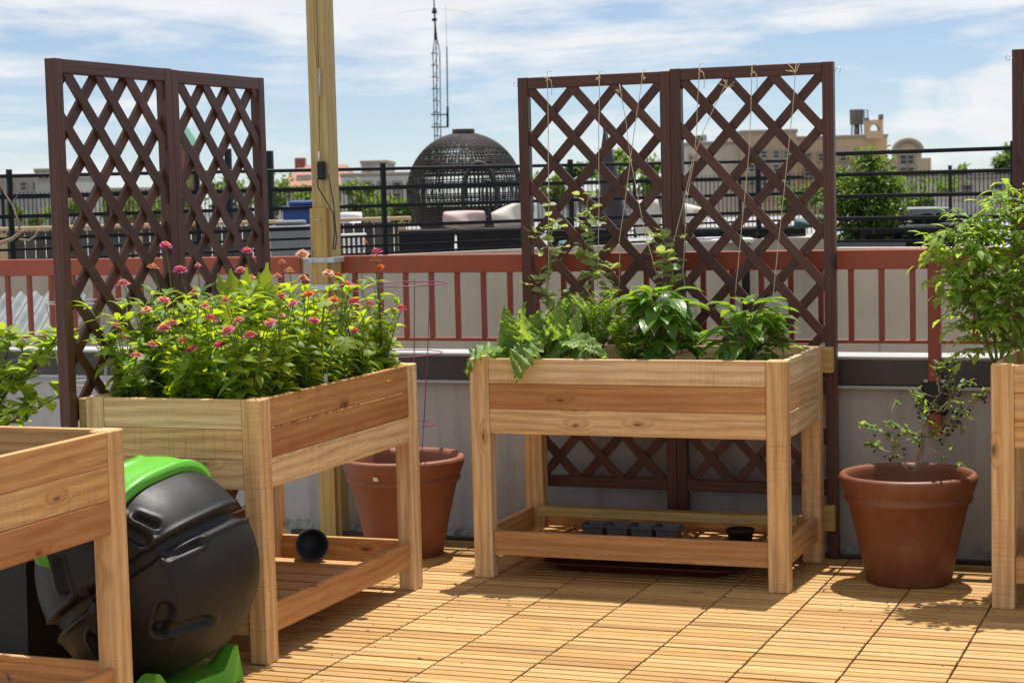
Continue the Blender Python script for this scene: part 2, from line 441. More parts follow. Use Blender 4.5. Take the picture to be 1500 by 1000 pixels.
# parapet wall
YW = 7.50
t = thing('parapet_wall', 'grey stucco parapet wall with dark metal coping behind the planters', 'parapet wall', (0, YW, 0))
m = MB(); m.add([(-9, 0, -1), (5, 0, -1), (5, 0, .668), (-9, 0, .668), (-9, .22, -1), (5, .22, -1), (5, .22, .668), (-9, .22, .668)],
                [[0, 1, 2, 3], [1, 5, 6, 2], [5, 4, 7, 6], [4, 0, 3, 7]]); m.build('wall', M['parapet'], t)
m = MB()
NS = 60
vs = []
for i in range(NS+1):          # slightly wavy metal drip
    x = -9+14*i/NS
    vs += [(x, -.028, .772), (x, -.030, .672+R.gauss(0, .002)), (x, -.006, .668)]
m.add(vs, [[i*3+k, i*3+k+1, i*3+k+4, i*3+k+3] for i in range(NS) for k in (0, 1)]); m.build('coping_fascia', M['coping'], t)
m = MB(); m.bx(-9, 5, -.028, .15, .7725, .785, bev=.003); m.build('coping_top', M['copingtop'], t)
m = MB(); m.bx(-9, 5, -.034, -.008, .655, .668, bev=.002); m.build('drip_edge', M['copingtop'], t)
# crumpled flashing at the foot of the wall
m = MB(); vs = []; nx, ny = 260, 5
for i in range(nx+1):
    for j in range(ny+1):
        x = -4.6+5.8*i/nx; u = j/ny
        vs.append((x, -.105+.10*u+R.gauss(0, .004), -.055+.085*u**2+R.gauss(0, .006)))
m.add(vs, [[i*(ny+1)+j, (i+1)*(ny+1)+j, (i+1)*(ny+1)+j+1, i*(ny+1)+j+1] for i in range(nx) for j in range(ny)])
m.build('flashing', M['silver'], t)
# railing
YR = 7.455
t = thing('railing', 'red painted metal railing with flat top board along the parapet', 'railing', (0, YR, 0))
for (x0, x1) in ((-9, -3.85), (-3.69, -1.147), (-1.093, 4)):
    m = MB(); m.bx(x0, x1, -.017, .017, 1.128, 1.205, bev=.003, tone=.4); m.build('top_rail', M['redtop'], t)
    m = MB(); m.bx(x0, x1, -.011, .011, .838, .852, bev=.002); m.build('bottom_rail', M['redpaint'], t)
for x in (-3.77, -1.12):
    m = MB(); m.bx(x-.024, x+.024, -.02, .02, .48, 1.222, grain='z', bev=.003); pp = m.build('post', M['redpaint'], t)
    m = MB(); m.bx(x-.05, x+.05, -.024, .013, .56, .70, grain='z', bev=.01); m.build('tar_patch', M['tar'], pp)
x = -5.6
xb = W(709, 440, YR).x
k = -24
while True:
    x = xb+.1195*k; k += 1
    if x > .6: break
    if min(abs(x+3.77), abs(x+1.12)) < .04: continue
    m = MB(); m.bx(x-.0105, x+.0105, -.0095, .0095, .852, 1.128, grain='z', bev=.0015); m.build('baluster', M['redpaint'], t)

# ------------------------------------------------------------------ planters
PW, PD, PH = 1.22, .634, .842
LX, LY = .076, .064
def planter(loc, rz, label, tones, soilz=.765):
    t = thing('raised_planter', label, 'planter', (*loc, 0), rz, 'cedar raised planters')
    Rr = R
    for i, (x, y) in enumerate(((0, 0), (PW-LX, 0), (0, PD-LY), (PW-LX, PD-LY))):
        m = MB(); m.bx(x, x+LX, y, y+LY, 0, PH+R.uniform(-.001, .001), grain='z', bev=.004, tone=.16+.40*R.random()); m.build('leg', M['cedar'], t)
    bh = .0955; bt = .02
    for k in range(3):
        z1 = PH-.0015-k*bh; z0 = z1-bh+.0012
        for side in range(4):
            tn = min(1, max(0, tones[k]+R.gauss(0, .12))) if side else tones[k]
            if side == 3: tn = tones[3+k]
            if side == 2 and len(tones) > 6: tn = tones[6+k]
            m = MB(); e = R.uniform(.003, .006)
            if side == 0: m.bx(LX+.0008, PW-LX-.0008, e, e+bt, z0, z1, tone=tn, bev=.0022)
            if side == 1: m.bx(LX+.0008, PW-LX-.0008, PD-e-bt, PD-e, z0, z1, tone=tn, bev=.0022)
            if side == 2: m.bx(e, e+bt, LY+.0008, PD-LY-.0008, z0, z1, grain='y', tone=tn, bev=.0022)
            if side == 3: m.bx(PW-e-bt, PW-e, LY+.0008, PD-LY-.0008, z0, z1, grain='y', tone=tn, bev=.0022)
            m.build('side_board', M['cedar'], t)
    for side in range(4):
        m = MB(); e = .014; z0, z1 = .088, .180
        if side == 0: m.bx(LX+.0008, PW-LX-.0008, e, e+bt, z0, z1, tone=.72, bev=.0022)
        if side == 1: m.bx(LX+.0008, PW-LX-.0008, PD-e-bt, PD-e, z0, z1, tone=.5, bev=.0022)
        if side == 2: m.bx(e, e+bt, LY+.0008, PD-LY-.0008, z0, z1, grain='y', tone=.5, bev=.0022)
        if side == 3: m.bx(PW-e-bt, PW-e, LY+.0008, PD-LY-.0008, z0, z1, grain='y', tone=.5, bev=.0022)
        m.build('lower_rail', M['cedar'], t)
    n = 8
    for k in range(n):
        x0 = LX+.01+(PW-2*LX-.02)/n*k
        m = MB(); m.bx(x0+.012, x0+(PW-2*LX)/n-.012, .036, PD-.036, .090, .104, grain='y', tone=.6); m.build('shelf_slat', M['cedar'], t)
    m = MB(); m.bx(.03, PW-.03, .03, PD-.03, .575, .592, tone=.6); m.build('floor_panel', M['cedar'], t)
    # liner rim
    so = MB(); nx, ny = 44, 22; vs = []
    for i in range(nx+1):
        for j in range(ny+1):
            vs.append((.028+(PW-.056)*i/nx, .028+(PD-.056)*j/ny, soilz+R.gauss(0, .006)))
    so.add(vs, [[i*(ny+1)+j, (i+1)*(ny+1)+j, (i+1)*(ny+1)+j+1, i*(ny+1)+j+1] for i in range(nx) for j in range(ny)], None, .5, True)
    o = so.build('soil', M['soil']); o.location = t.location; o.rotation_euler = t.rotation_euler; o['kind'] = 'stuff'
    o['label'] = 'dark potting soil filling the '+label.split(' ')[0]+' planter bed'; o['category'] = 'soil'
    return t
PM = (-2.745, 6.66); P2 = (-2.868, 5.231); P1 = (-2.915, 3.315); P3 = (-.806, 6.605)
planter(PM, 0, 'cedar planter of peppers and kale standing in front of the double brown trellis', (.08, .80, .26, .05, .3, .15))
planter(P2, PI/2, 'cedar planter overflowing with pink and orange zinnias beside the wooden post', (.74, .92, .14, .2, .3, .35, .20, .34, .24))
planter(P1, PI/2, 'nearly empty cedar planter cut off by the left edge in front of the compost drum', (.55, .42, .88, .5, .5, .5), .74)
planter(P3, 0, 'cedar planter holding the tomato plant at the right edge', (.35, .45, .55, .4, .5, .5))

# ------------------------------------------------------------------ trellises
def clip(poly, x0, x1, z0, z1):
    for (ax, lim, sg) in ((0, x0, 1), (0, x1, -1), (1, z0, 1), (1, z1, -1)):
        out = []
        for i in range(len(poly)):
            a, b = poly[i], poly[(i+1) % len(poly)]
            da, db = (a[ax]-lim)*sg, (b[ax]-lim)*sg
            if da >= 0: out.append(a)
            if (da >= 0) != (db >= 0):
                q = da/(da-db); out.append((a[0]+(b[0]-a[0])*q, a[1]+(b[1]-a[1])*q))
        poly = out
        if len(poly) < 3: return []
    return poly
def trellis(loc, rz, label, panels, pitch, steep=1.):
    t = thing('lattice_trellis', label, 'trellis', (*loc, 0), rz, 'dark brown lattice trellises')
    for (x0, x1, zt, yo) in panels:
        sw = .043; th = .04
        for x in (x0, x1-sw):
            m = MB(); m.bx(x, x+sw, yo-th/2, yo+th/2, .0, zt, grain='z', bev=.002, tone=R.uniform(.2, .6)); m.build('stile', M['stain'], t)
        m = MB(); m.bx(x0+sw+.0005, x1-sw-.0005, yo-th/2+.001, yo+th/2-.001, zt-.046, zt-.001, bev=.002, tone=.35); m.build('top_rail', M['stain'], t)
        m = MB(); m.bx(x0+sw+.0005, x1-sw-.0005, yo-th/2+.001, yo+th/2-.001, .248, .292, bev=.002, tone=.35); m.build('bottom_rail', M['stain'], t)
        ix0, ix1, iz0, iz1 = x0+sw, x1-sw, .292, zt-.046
        xc = (ix0+ix1)/2
        m = MB(); hw = .0182/math.sin(math.atan(steep))
        for lay in (0, 1):
            for k in range(-16, 18):
                xs_ = xc+pitch*(k+.5); H = (iz1-iz0)/steep
                if lay == 0: poly = [(xs_-hw, iz1), (xs_+hw, iz1), (xs_+hw+H, iz0), (xs_-hw+H, iz0)]; gd = (.707, -.707)
                else: poly = [(xs_-hw, iz1), (xs_+hw, iz1), (xs_+hw-H, iz0), (xs_-hw-H, iz0)]; gd = (.707, .707)
                poly = clip(poly, ix0+.0005, ix1-.0005, iz0+.0005, iz1-.0005)
                if len(poly) < 3: continue
                front = (lay == 0)
                y0 = yo-.013 if front else yo+.0006
                m.prism(poly, (0, y0, 0), (1, 0, 0), (0, 0, 1), (0, 1, 0), .0124, R.uniform(.1, .7), gd)
        m.build('lattice', M['stain'], t)
    return t
def hook(t, p, s):
    m = MB(); pts = [V(p)]
    for i in range(9):
        a = PI*(-.5+1.5*i/8); pts.append(V(p)+V((s*(.014+.009*math.cos(a)), 0, .009*math.sin(a))))
    m.tube(pts, .0013, 5); m.build('hook', M['steel'], t)
pr = .181
# right hand double trellis, behind the middle planter
xa, xm, xb_ = W(760, 113, 7.36).x, W(983, 102, 7.36).x, W(1222, 95, 7.36).x
t = trellis((0, 7.36), 0, 'double brown lattice trellis hung with twine behind the pepper planter',
            [(xa, xm-.001, 1.925, 0), (xm+.001, xb_, 1.932, -.008)], .1825, 1.1)
hook(t, (xa-.001, 0, 1.90), -1); hook(t, (xb_+.001, 0, 1.90), 1)
for z in (.785, .165):
    m = MB(); m.bx(xb_-.052, xb_-.006, -.064, -.030, z-.05, z+.05, grain='x', bev=.003, tone=.6); m.build('mounting_block', M['treated'], t)
m = MB(); m.bx(xa+.02, xa+.09, -.064, -.022, .735, .835, grain='x', bev=.003, tone=.6); m.build('mounting_block', M['treated'], t)
# left hand double trellis on the zinnia planter : local x runs along +Y
ya, ym, yb = WX(72, 85, -3.56).y, WX(244, 102, -3.56).y, WX(380, 113, -3.56).y
t = trellis((-3.56, 0), PI/2, 'double brown lattice trellis standing along the far side of the zinnia planter',
            [(ya, ym-.001, 1.929, 0), (ym+.001, yb, 1.926, 0)], .1825)
m = MB(); m.bx(ya+.045, ya+.12, -.056, -.022, .735, .835, grain='x', bev=.003, tone=.6); m.build('mounting_block', M['treated'], t)
m = MB(); m.bx(ya+.045, ya+.12, -.056, -.022, .12, .22, grain='x', bev=.003, tone=.6); m.build('mounting_block', M['treated'], t)
# third trellis at the right edge
xr = W(1483, 78, 7.36).x
t = trellis((0, 7.36), 0, 'brown lattice trellis cut off by the right edge behind the tomato planter', [(xr, xr+.62, 1.945, 0), (xr+.622, xr+1.24, 1.945, 0)], .1825, 1.1)
hook(t, (xr-.001, 0, 1.915), -1)

# ------------------------------------------------------------------ wooden post with wire and adapter
pf = W(457, 300, 7.345)
pw = .089
t = thing('wooden_post', 'tall square timber post strapped to the red railing', 'post', (pf.x, 7.345, 0))
m = MB(); m.bx(0, pw, 0, pw, -.055, 3.2, grain='z', bev=.004, tone=.35); m.build('timber', M['post'], t)
m = MB(); m.bx(-.002, pw*.83, -.022, -.0005, -.05, 1.413, grain='z', bev=.002, tone=.85); m.build('facing_board', M['post'], t)
for z, dz in ((1.192, .022), (1.075, .026)):
    m = MB(); m.bx(-.012, pw+.02, -.027, -.0235, z-dz/2, z+dz/2, bev=.001); m.bx(pw+.016, pw+.0195, -.0235, .075, z-dz/2, z+dz/2, bev=.001)
    for xx in (.006, pw*.75): m.lathe([(0, -.004), (.006, -.004), (.007, 0)], 8, (xx, -.0275, z), axis=(V((1, 0, 0)), V((0, 0, 1)), V((0, 1, 0))))
    m.build('metal_strap', M['greysteel'], t)
m = MB(); m.tube([(.02, -.024, 1.362), (.03, -.034, 1.362), (.05, -.034, 1.363), (.058, -.024, 1.362)], .0022, 6); m.build('cleat', M['steel'], t)
y_ = 7.345-.01
t = thing('wire_cable', 'thin steel cable with a turnbuckle running down the wooden post', 'cable', W(468, 235, y_))
o = t.location
def L_(px, py, yy=y_): return W(px, py, yy)-V(o)
m = MB(); m.tube([L_(462, -60), L_(465, 60), L_(467, 100)], .0012, 5); m.tube([L_(458, -60), L_(461, 60), L_(465, 100)], .0010, 5)
m.tube([L_(468, 142), L_(468, 200), L_(467, 232)], .0012, 5); m.build('wire', M['cord'], t)
m = MB()
for i in range(4):
    c = L_(468, 107+i*10); pts = [c+V((.006*math.cos(a), .003*math.sin(a*2), .013*math.sin(a))) for a in [2*PI*k/12 for k in range(13)]]
    m.tube(pts, .0016, 5)
m.tube([L_(468, 100), L_(468, 142)], .003, 6); m.build('turnbuckle', M['steel'], t)
m = MB(); m.tube([L_(467, 222), L_(467, 236)], .004, 8); m.build('end_sleeve', M['white'], t)
t = thing('power_adapter', 'black power adapter and looped cord fixed to the wooden post', 'adapter', W(471, 250, y_-.012)); o = t.location
m = MB(); m.box((0, 0, 0), (0, 0, 1), (1, 0, 0), (0, 1, 0), .078, .034, .03, .006); m.build('adapter_body', M['blackplastic'], t)
m = MB(); y2 = y_-.014
m.tube([L_(465, 262, y2), L_(466, 275, y2), L_(478, 295, y2), L_(488, 312, y2), L_(490, 340, y2-.014), L_(488, 366, y2-.014)], .0028, 6)
m.tube([L_(480, 250, y2), L_(484, 272, y2), L_(489, 300, y2), L_(491, 325, y2-.014), L_(493, 350, y2-.014), L_(491, 366, y2-.014)], .0028, 6); m.build('cord', M['cord'], t)

# ------------------------------------------------------------------ pots
def pot_profile(H, rt, rb):
    k = H/.40
    return [(0, .0), (rb-.006, 0), (rb, .006), (rb+(rt-rb)*.32, H*.40), (rb+(rt-rb)*.335, H*.412), (rb+(rt-rb)*.35, H*.42), (rb+(rt-rb)*.66, H*.735),
            (rb+(rt-rb)*.76, H*.745), (rb+(rt-rb)*.81, H*.765), (rb+(rt-rb)*.80, H*.79), (rb+(rt-rb)*.75, H*.805),
            (rb+(rt-rb)*.84, H*.83), (rt-.006, H*.90), (rt, H*.95), (rt-.003, H*.983), (rt-.012, H), (rt-.024, H*.99), (rt-.031, H*.955), (rt-.036, H*.90), (rt-.055, H*.70), (0, H*.70)]
def big_pot(loc, label, mat):
    t = thing('terracotta_pot', label, 'plant pot', (*loc, 0), 0, 'large terracotta pots')
    m = MB(); m.lathe(pot_profile(.405, .252, .155), 72); m.build('pot', mat, t)
    so = MB(); vs = [(0, 0, .315)]; n = 40
    for rr in (.05, .1, .15, .195):
        for k in range(n): vs.append((rr*math.cos(2*PI*k/n), rr*math.sin(2*PI*k/n), .315+R.gauss(0, .005)))
    fs = [[0, 1+k, 1+(k+1) % n] for k in range(n)]+[[1+i*n+k, 1+(i+1)*n+k, 1+(i+1)*n+(k+1) % n, 1+i*n+(k+1) % n] for i in range(3) for k in range(n)]
    so.add(vs, fs, None, .5, True); so.build('soil_surface', M['soil'], t)
    return t
PR = (W(1330, 690, 6.995).x, 6.995); PL = (W(591, 690, 7.04).x, 7.04)
big_pot(PR, 'glazed rust brown terracotta pot holding the blueberry bush', M['terra'])
tl = big_pot(PL, 'matt terracotta pot with white sticker holding the purple wire cage', M['terra2'])
# sticker on the left pot
a0 = math.atan2(-.93, .36)-.42
m = MB(); vs = []
for i in range(5):
    for z in (.333, .350):
        a = a0+(i-2)*.022; r = .2405 if z < .34 else .2475
        vs.append((r*math.cos(a), r*math.sin(a), z))
m.add(vs, [[i*2, i*2+2, i*2+3, i*2+1] for i in range(4)]); m.build('sticker', M['white'], tl)

def wire_cage(name, label, base, rings, legs, mat, rw=.0022):
    t = thing(name, label, 'plant cage', base)
    for (z, r, dx, dy) in rings:
        m = MB(); m.tube([(dx+r*math.cos(2*PI*k/40), dy+r*math.sin(2*PI*k/40), z) for k in range(41)], rw, 6); m.build('ring', mat, t)
    for k in range(legs):
        a = 2*PI*k/legs-.45
        m = MB(); top = max(rings)
        m.tube([(dx_+r*math.cos(a), dy_+r*math.sin(a), z) for (z, r, dx_, dy_) in sorted(rings)]+[(top[2]+top[1]*math.cos(a), top[3]+top[1]*math.sin(a), top[0]+.01)], rw, 6)
        z0, r0 = sorted(rings)[0][:2]
        m.tube([(r0*.75*math.cos(a), r0*.75*math.sin(a), 0), (r0*math.cos(a), r0*math.sin(a), z0)], rw, 6)
        m.build('wire_leg', mat, t)
    return t
def zz(px, py, Y): return W(px, py, Y).z
wire_cage('tomato_cage', 'purple wire tomato cage standing in the left terracotta pot', (PL[0], PL[1], .31),
          [(zz(620, 622, 7.04)-.31, .135, 0, 0), (zz(620, 518, 7.04)-.31, .172, 0, 0), (zz(620, 416, 7.04)-.31, .20, 0, 0)], 3, M['purplewire'])
pc = W(128, 440, 6.9)
wire_cage('tomato_cage', 'pale wire cage behind the left lattice trellis', (pc.x, 6.9, -.05),
          [(zz(128, 560, 6.9)+.05, .12, 0, 0), (zz(128, 442, 6.9)+.05, .17, 0, 0)], 3, M['whitewire'])

# small black pot lying on the zinnia planter's shelf
bp = Z0(447, 826, .106); ax = V((.55, -.80, .03)).normalized(); a1 = ax.cross(V((0, 0, 1))).normalized(); a2 = a1.cross(ax)
t = thing('nursery_pot', 'small black nursery pot lying on its side on a planter shelf', 'plant pot', bp+V((0, .06, .062)))
m = MB(); m.lathe([(0, -.10), (.045, -.10), (.057, 0), (.062, 0), (.062, .012), (.057, .012), (.054, .0), (.043, -.096), (0, -.096)], 36, (0, 0, 0), axis=(a1, a2, ax)); m.build('pot', M['slate'], t)
# things on the middle planter's shelf
for i in range(4):
    px = 884+38*i
    q = Z0(px, 782, .106)
    t = thing('seedling_pot', ['leftmost', 'second from left', 'third from left', 'rightmost'][i]+' of the square grey seedling pots under the pepper planter', 'seedling pot', (q.x, 6.99, .1045), 0, 'square grey seedling pots on the shelf')
    m = MB(); a, b, h = .036, .044, .064
    for (r0, z0, r1, z1) in ((a, 0, b, h), (b, h, b+.004, h+.001), (b+.004, h+.001, b+.004, h-.01), (b-.003, h, a-.002, .045)):
        vs = [(sx_*r, sy_*r, z) for r, z in ((r0, z0), (r1, z1)) for sx_, sy_ in ((-1, -1), (1, -1), (1, 1), (-1, 1))]
        m.add(vs, [[k, (k+1) % 4, 4+(k+1) % 4, 4+k] for k in range(4)])
    m.build('pot', M['slate'], t)
    m = MB(); m.bx(-.032, .032, -.032, .032, .02, .05, bev=.004); m.build('soil_plug', M['soil'], t)
xl, xr_ = W(792, 745, 7.12).x, W(1170, 755, 7.12).x
m = MB(); m.bx(xl, xr_, 7.075, 7.135, .1695, .2055, bev=.003, tone=.5); tag(m.build('timber_batten', M['treated']), 'yellow timber batten lying along the shelf under the pepper planter', 'timber')
q = Z0(1103, 785, .106); t = thing('nursery_pot', 'round black nursery pot standing on the shelf behind the front right leg', 'plant pot', (q.x, 6.98, .1045))
m = MB(); m.lathe([(0, 0), (.04, 0), (.050, .055), (.054, .055), (.054, .067), (.049, .067), (.044, .045), (0, .045)], 32); m.build('pot', M['blackplastic'], t)
q0 = Z0(845, 828); t = thing('boot_tray', 'dark red plastic tray on the deck under the pepper planter', 'tray', (-2.16, 7.02, 0))
m = MB(); n = 44
def rr(hx, hy, r, z):
    out = []
    for cx, cy, a0 in ((hx-r, hy-r, 0), (-hx+r, hy-r, PI/2), (-hx+r, -hy+r, PI), (hx-r, -hy+r, 1.5*PI)):
        for k in range(6): a = a0+PI/2*k/5; out.append((cx+r*math.cos(a), cy+r*math.sin(a), z))
    return out
rows = [rr(.34, .15, .05, .002), rr(.37, .18, .06, .035), rr(.385, .195, .07, .036), rr(.385, .195, .07, .031)]
vs = [p for r_ in rows for p in r_]; k_ = 24
m.add(vs, [list(range(24))]+[[i*k_+k, i*k_+(k+1) % k_, (i+1)*k_+(k+1) % k_, (i+1)*k_+k] for i in range(3) for k in range(k_)]); m.build('tray', M['redtray'], t)

# ------------------------------------------------------------------ compost drum
cd = W(217, 836, 4.88)
t = thing('compost_tumbler', 'black ball shaped compost tumbler with bright green lid and base', 'compost tumbler', (cd.x, 4.88, 0))
RD = .312; cz = cd.z
AX = (CF*-.84-CR*.46+V((0, 0, -.20))).normalized()           # drum axis, towards the viewer and a little left
LDR = (CR*.90+CU*.43).normalized()
SN = (CU*.80-CR*.60).normalized(); SN = (SN-AX*SN.dot(AX)).normalized()   # seam normal
BX = AX.cross(SN); HL = .275
def dpt(u, th, dr=0):
    r = RD*(1-abs(u)**3.0)**(1/2.5)
    return AX*(u*HL)+(SN*math.cos(th)+BX*math.sin(th))*r, (AX*(math.copysign(abs(u)**2.2, u))+(SN*math.cos(th)+BX*math.sin(th))*(1-abs(u)**3)**.7).normalized()
def segd(p, a, b):
    ax_, ay_ = a; bx_, by_ = b; dx, dy = bx_-ax_, by_-ay_
    t_ = max(0, min(1, ((p[0]-ax_)*dx+(p[1]-ay_)*dy)/(dx*dx+dy*dy+1e-9)))
    return math.hypot(p[0]-ax_-dx*t_, p[1]-ay_-dy*t_)
DENTS = [((-.02, .155), (.045, .125), .022), ((.02, .185), (.075, .165), .012), ((.105, -.075), (.085, -.135), .026), ((.085, -.135), (.21, -.115), .017), ((-.225, .05), (-.205, -.03), .020),
         ((-.12, -.17), (-.10, -.215), .018), ((.11, .075), (.19, .11), .012)]
def sst(a, b, x):
    x = max(0, min(1, (x-a)/(b-a))); return x*x*(3-2*x)
m = MB(); nu, nv = 130, 260; vs = []
for i in range(nu+1):
    u = -1+2*i/nu; u = math.copysign(1-(1-abs(u))**1.7, u)
    for k in range(nv):
        p_, n_ = dpt(u, 2*PI*k/nv); d = abs(p_.dot(SN)); dr = 0
        dr -= .026*(1-sst(.016, .024, d)); dr += .006*math.exp(-((d-.031)/.006)**2)
        if u > 0:
            q_ = (p_.dot(CR), p_.dot(CU))
            for (a_, b_, w_) in DENTS:
                e_ = segd(q_, a_, b_); dr -= .018*(1-sst(w_*.55, w_, e_)); dr += .005*math.exp(-((e_-w_-.006)/.005)**2)
        rim = abs(abs(u)-.70); dr += .006*math.exp(-(rim/.03)**2)
        vs.append(p_+n_*dr)
m.add(vs, [[i*nv+k, i*nv+(k+1) % nv, (i+1)*nv+(k+1) % nv, (i+1)*nv+k] for i in range(nu) for k in range(nv)], None, .5, True)
m.build('drum', M['blackplastic'], t, (0, 0, cz))
_q = (CR*-.22+CU*.97); LB0 = math.atan2(_q.dot(BX), _q.dot(SN))
# green lid : a curved panel over the top, with raised rim, dished oval and two arms
m = MB(); nu, nv = 60, 80; vs = []
for i in range(nu+1):
    for k in range(nv+1):
        a = -1+2*i/nu; b = -1+2*k/nv
        um = .83+.10*sst(.72, .92, abs(b)); u = a*um
        p_, n_ = dpt(u, LB0+.16+b*.72)
        e = max(abs(a), abs(b)); dr = .022+.008*sst(.84, .90, e)
        if e > .985: dr = -.006
        o_ = math.hypot(a/.50, b/.46); dr += .008*math.exp(-((o_-1)/.10)**2)-.010*(1-sst(.82, .92, o_))
        g_ = math.hypot(0, a-.70) if abs(b) < .62 else math.hypot(abs(b)-.62, a-.70)
        dr -= .014*(1-sst(.035, .075, g_))
        vs.append(p_+n_*dr)
m.add(vs, [[i*(nv+1)+k, i*(nv+1)+k+1, (i+1)*(nv+1)+k+1, (i+1)*(nv+1)+k] for i in range(nu) for k in range(nv)], None, .5, True)
ld = m.build('lid', M['green'], t, (0, 0, cz))
# base cradle
m = MB(); vs = []; nx, ny = 44, 36
hx, hy = .195, .175
yw = math.atan2(AX.y, AX.x)
ca, sa = math.cos(yw), math.sin(yw)
def bpt(x, y, z): return V((ca*x-sa*y, sa*x+ca*y, z))
def topz(x, y):
    rad = RD+.012
    q = rad*rad-(x*.85)**2-y*y
    zz_ = cz-math.sqrt(q) if q > 0 else .3
    return max(.03, min(zz_, (.045+.065*sst(.6, .95, abs(x)/hx)*sst(.35, .8, abs(y)/hy))))
for i in range(nx+1):
    for j in range(ny+1):
        x = -hx+2*hx*i/nx; y = -hy+2*hy*j/ny; vs.append(bpt(x, y, topz(x, y)))
nt_ = len(vs)
fs = [[i*(ny+1)+j, (i+1)*(ny+1)+j, (i+1)*(ny+1)+j+1, i*(ny+1)+j+1] for i in range(nx) for j in range(ny)]
ring = [i*(ny+1) for i in range(nx+1)]+[nx*(ny+1)+j for j in range(1, ny+1)]+[i*(ny+1)+ny for i in range(nx-1, -1, -1)]+[j for j in range(ny-1, 0, -1)]
for q in ring:
    p = vs[q]; s_ = 1.06; vs.append(V((p.x*s_, p.y*s_, .0015)))
n_ = len(ring)
fs += [[ring[k], ring[(k+1) % n_], nt_+(k+1) % n_, nt_+k][::-1] for k in range(n_)]
m.add(vs, fs); m.build('base', M['green'], t)

# black tub and pavers at the far left
q = Z0(20, 962)
t = thing('storage_tub', 'tall black plastic tub partly hidden behind the front left planter', 'tub', (WX(14, 900, -3.72).x, WX(14, 900, -3.72).y+.02, -.055))
m = MB(); 
rows = [[(x*.17, y*.17, 0) for x, y in ((-1, -1), (1, -1), (1, 1), (-1, 1))], [(x*.205, y*.205, .42) for x, y in ((-1, -1), (1, -1), (1, 1), (-1, 1))], [(x*.22, y*.22, .42) for x, y in ((-1, -1), (1, -1), (1, 1), (-1, 1))], [(x*.22, y*.22, .45) for x, y in ((-1, -1), (1, -1), (1, 1), (-1, 1))]]
m.add([p for r_ in rows for p in r_], [[0, 3, 2, 1]]+[[i*4+k, i*4+(k+1) % 4, i*4+4+(k+1) % 4, i*4+4+k] for i in range(3) for k in range(4)]+[[12, 13, 14, 15]]); m.build('tub', M['blackplastic'], t)
for i in range(3):
    m = MB(); m.bx(-4.45+.0, -3.83, 4.6+.42*i, 4.99+.42*i, -.060, -.012, bev=.006, tone=.5)
    tag(m.build('concrete_paver', M['slab']), 'grey concrete paver beside the compost tumbler', 'paver', 'concrete pavers beside the deck')

# ------------------------------------------------------------------ twine
tw = [([(802, 106), (803, 180), (804, 300), (804, 420)], 'twine dropping straight from the left end of the trellis top'),
      ([(878, 106), (877, 220), (877, 335), (875, 420)], 'twine dropping to the tallest pea vine'),
      ([(907, 124), (917, 180), (924, 235), (942, 330), (963, 405)], 'slack twine crossing the left lattice panel towards the right'),
      ([(942, 104), (933, 165), (924, 230), (908, 352), (907, 420)], 'slack twine crossing the left lattice panel towards the left'),
      ([(1025, 95), (1019, 213), (1002, 295), (985, 362), (980, 400)], 'twine tied at the left of the right lattice panel'),
      ([(1066, 117), (1040, 170), (1019, 222), (1005, 298), (1001, 400), (1003, 425)], 'knotted twine slanting from the second node of the right panel'),
      ([(1102, 96), (1097, 223), (1080, 400), (1077, 430)], 'long twine reaching down to the right pepper plant'),
      ([(1166, 96), (1161, 162), (1136, 400), (1131, 445)], 'twine with a frayed bow at the right end of the trellis top')]
for i, (pp, lab) in enumerate(tw):
    pts = []
    for k, (x, y) in enumerate(pp): pts.append(W(x, y, 7.322-.0-.10*max(0, (y-110))/320))
    t0 = thing('twine_string', lab, 'twine', pts[0], 0, 'twine strings on the trellis'); o = V(t0.location)
    m = MB()
    sm_ = []
    for k in range(len(pts)-1):
        for j in range(4): sm_.append(pts[k].lerp(pts[k+1], j/4)+V((R.gauss(0, .0008), 0, 0)))
    sm_.append(pts[-1])
    m.tube([p-o for p in sm_], .0016, 5); m.build('strand', M['twine'], t0)
    m = MB()
    if pp[0][1] < 112: m.tube([V((0, -.003, 0)), V((0, .012, .006)), V((0, .05, .006))], .0016, 5)
    kn = pts[0]-o+V((0, -.004, -.028))
    for k in range(5):
        a = R.uniform(0, 2*PI); m.tube([kn, kn+V((.014*math.cos(a), -.004, .010*math.sin(a)))], .0016, 4)
    if i in (0, 4, 6):
        m.tube([kn, kn+V((.016, -.004, -.004)), kn+V((.020, -.002, -.03)), kn+V((.018, -.003, -.065))], .0014, 5)
    if i in (5, 7):
        for k in range(7): m.tube([kn, kn+V((R.uniform(-.045, .03), -.006, R.uniform(.0, .035)))], .0014, 4)
    m.build('knot', M['twine'], t0)

# ------------------------------------------------------------------ plants
def prof_ov(t): return math.sin(PI*min(1, (t*.96+.02)**.72))
def prof_lan(t): return math.sin(PI*min(1, (t*.97+.02)**.85))**1.1
def prof_obo(t): return math.sin(PI*min(1, (t*.96+.03)**1.25))
def prof_rnd(t): return math.sqrt(max(0, 1-(2*t-1)**2))*.98+.02
def prof_pet(t): return (.45+.55*math.sin(PI*.5*min(1, t*1.4)))*(1 if t < .93 else .55)
def bez(a, b, c, n):
    return [V(a)*(1-t)**2+V(b)*2*t*(1-t)+V(c)*t*t for t in [i/n for i in range(n+1)]]
def rv(s=1): return V((R.gauss(0, s), R.gauss(0, s), R.gauss(0, s)))
def horiz():
    a = R.uniform(0, 2*PI); return V((math.cos(a), math.sin(a), 0))

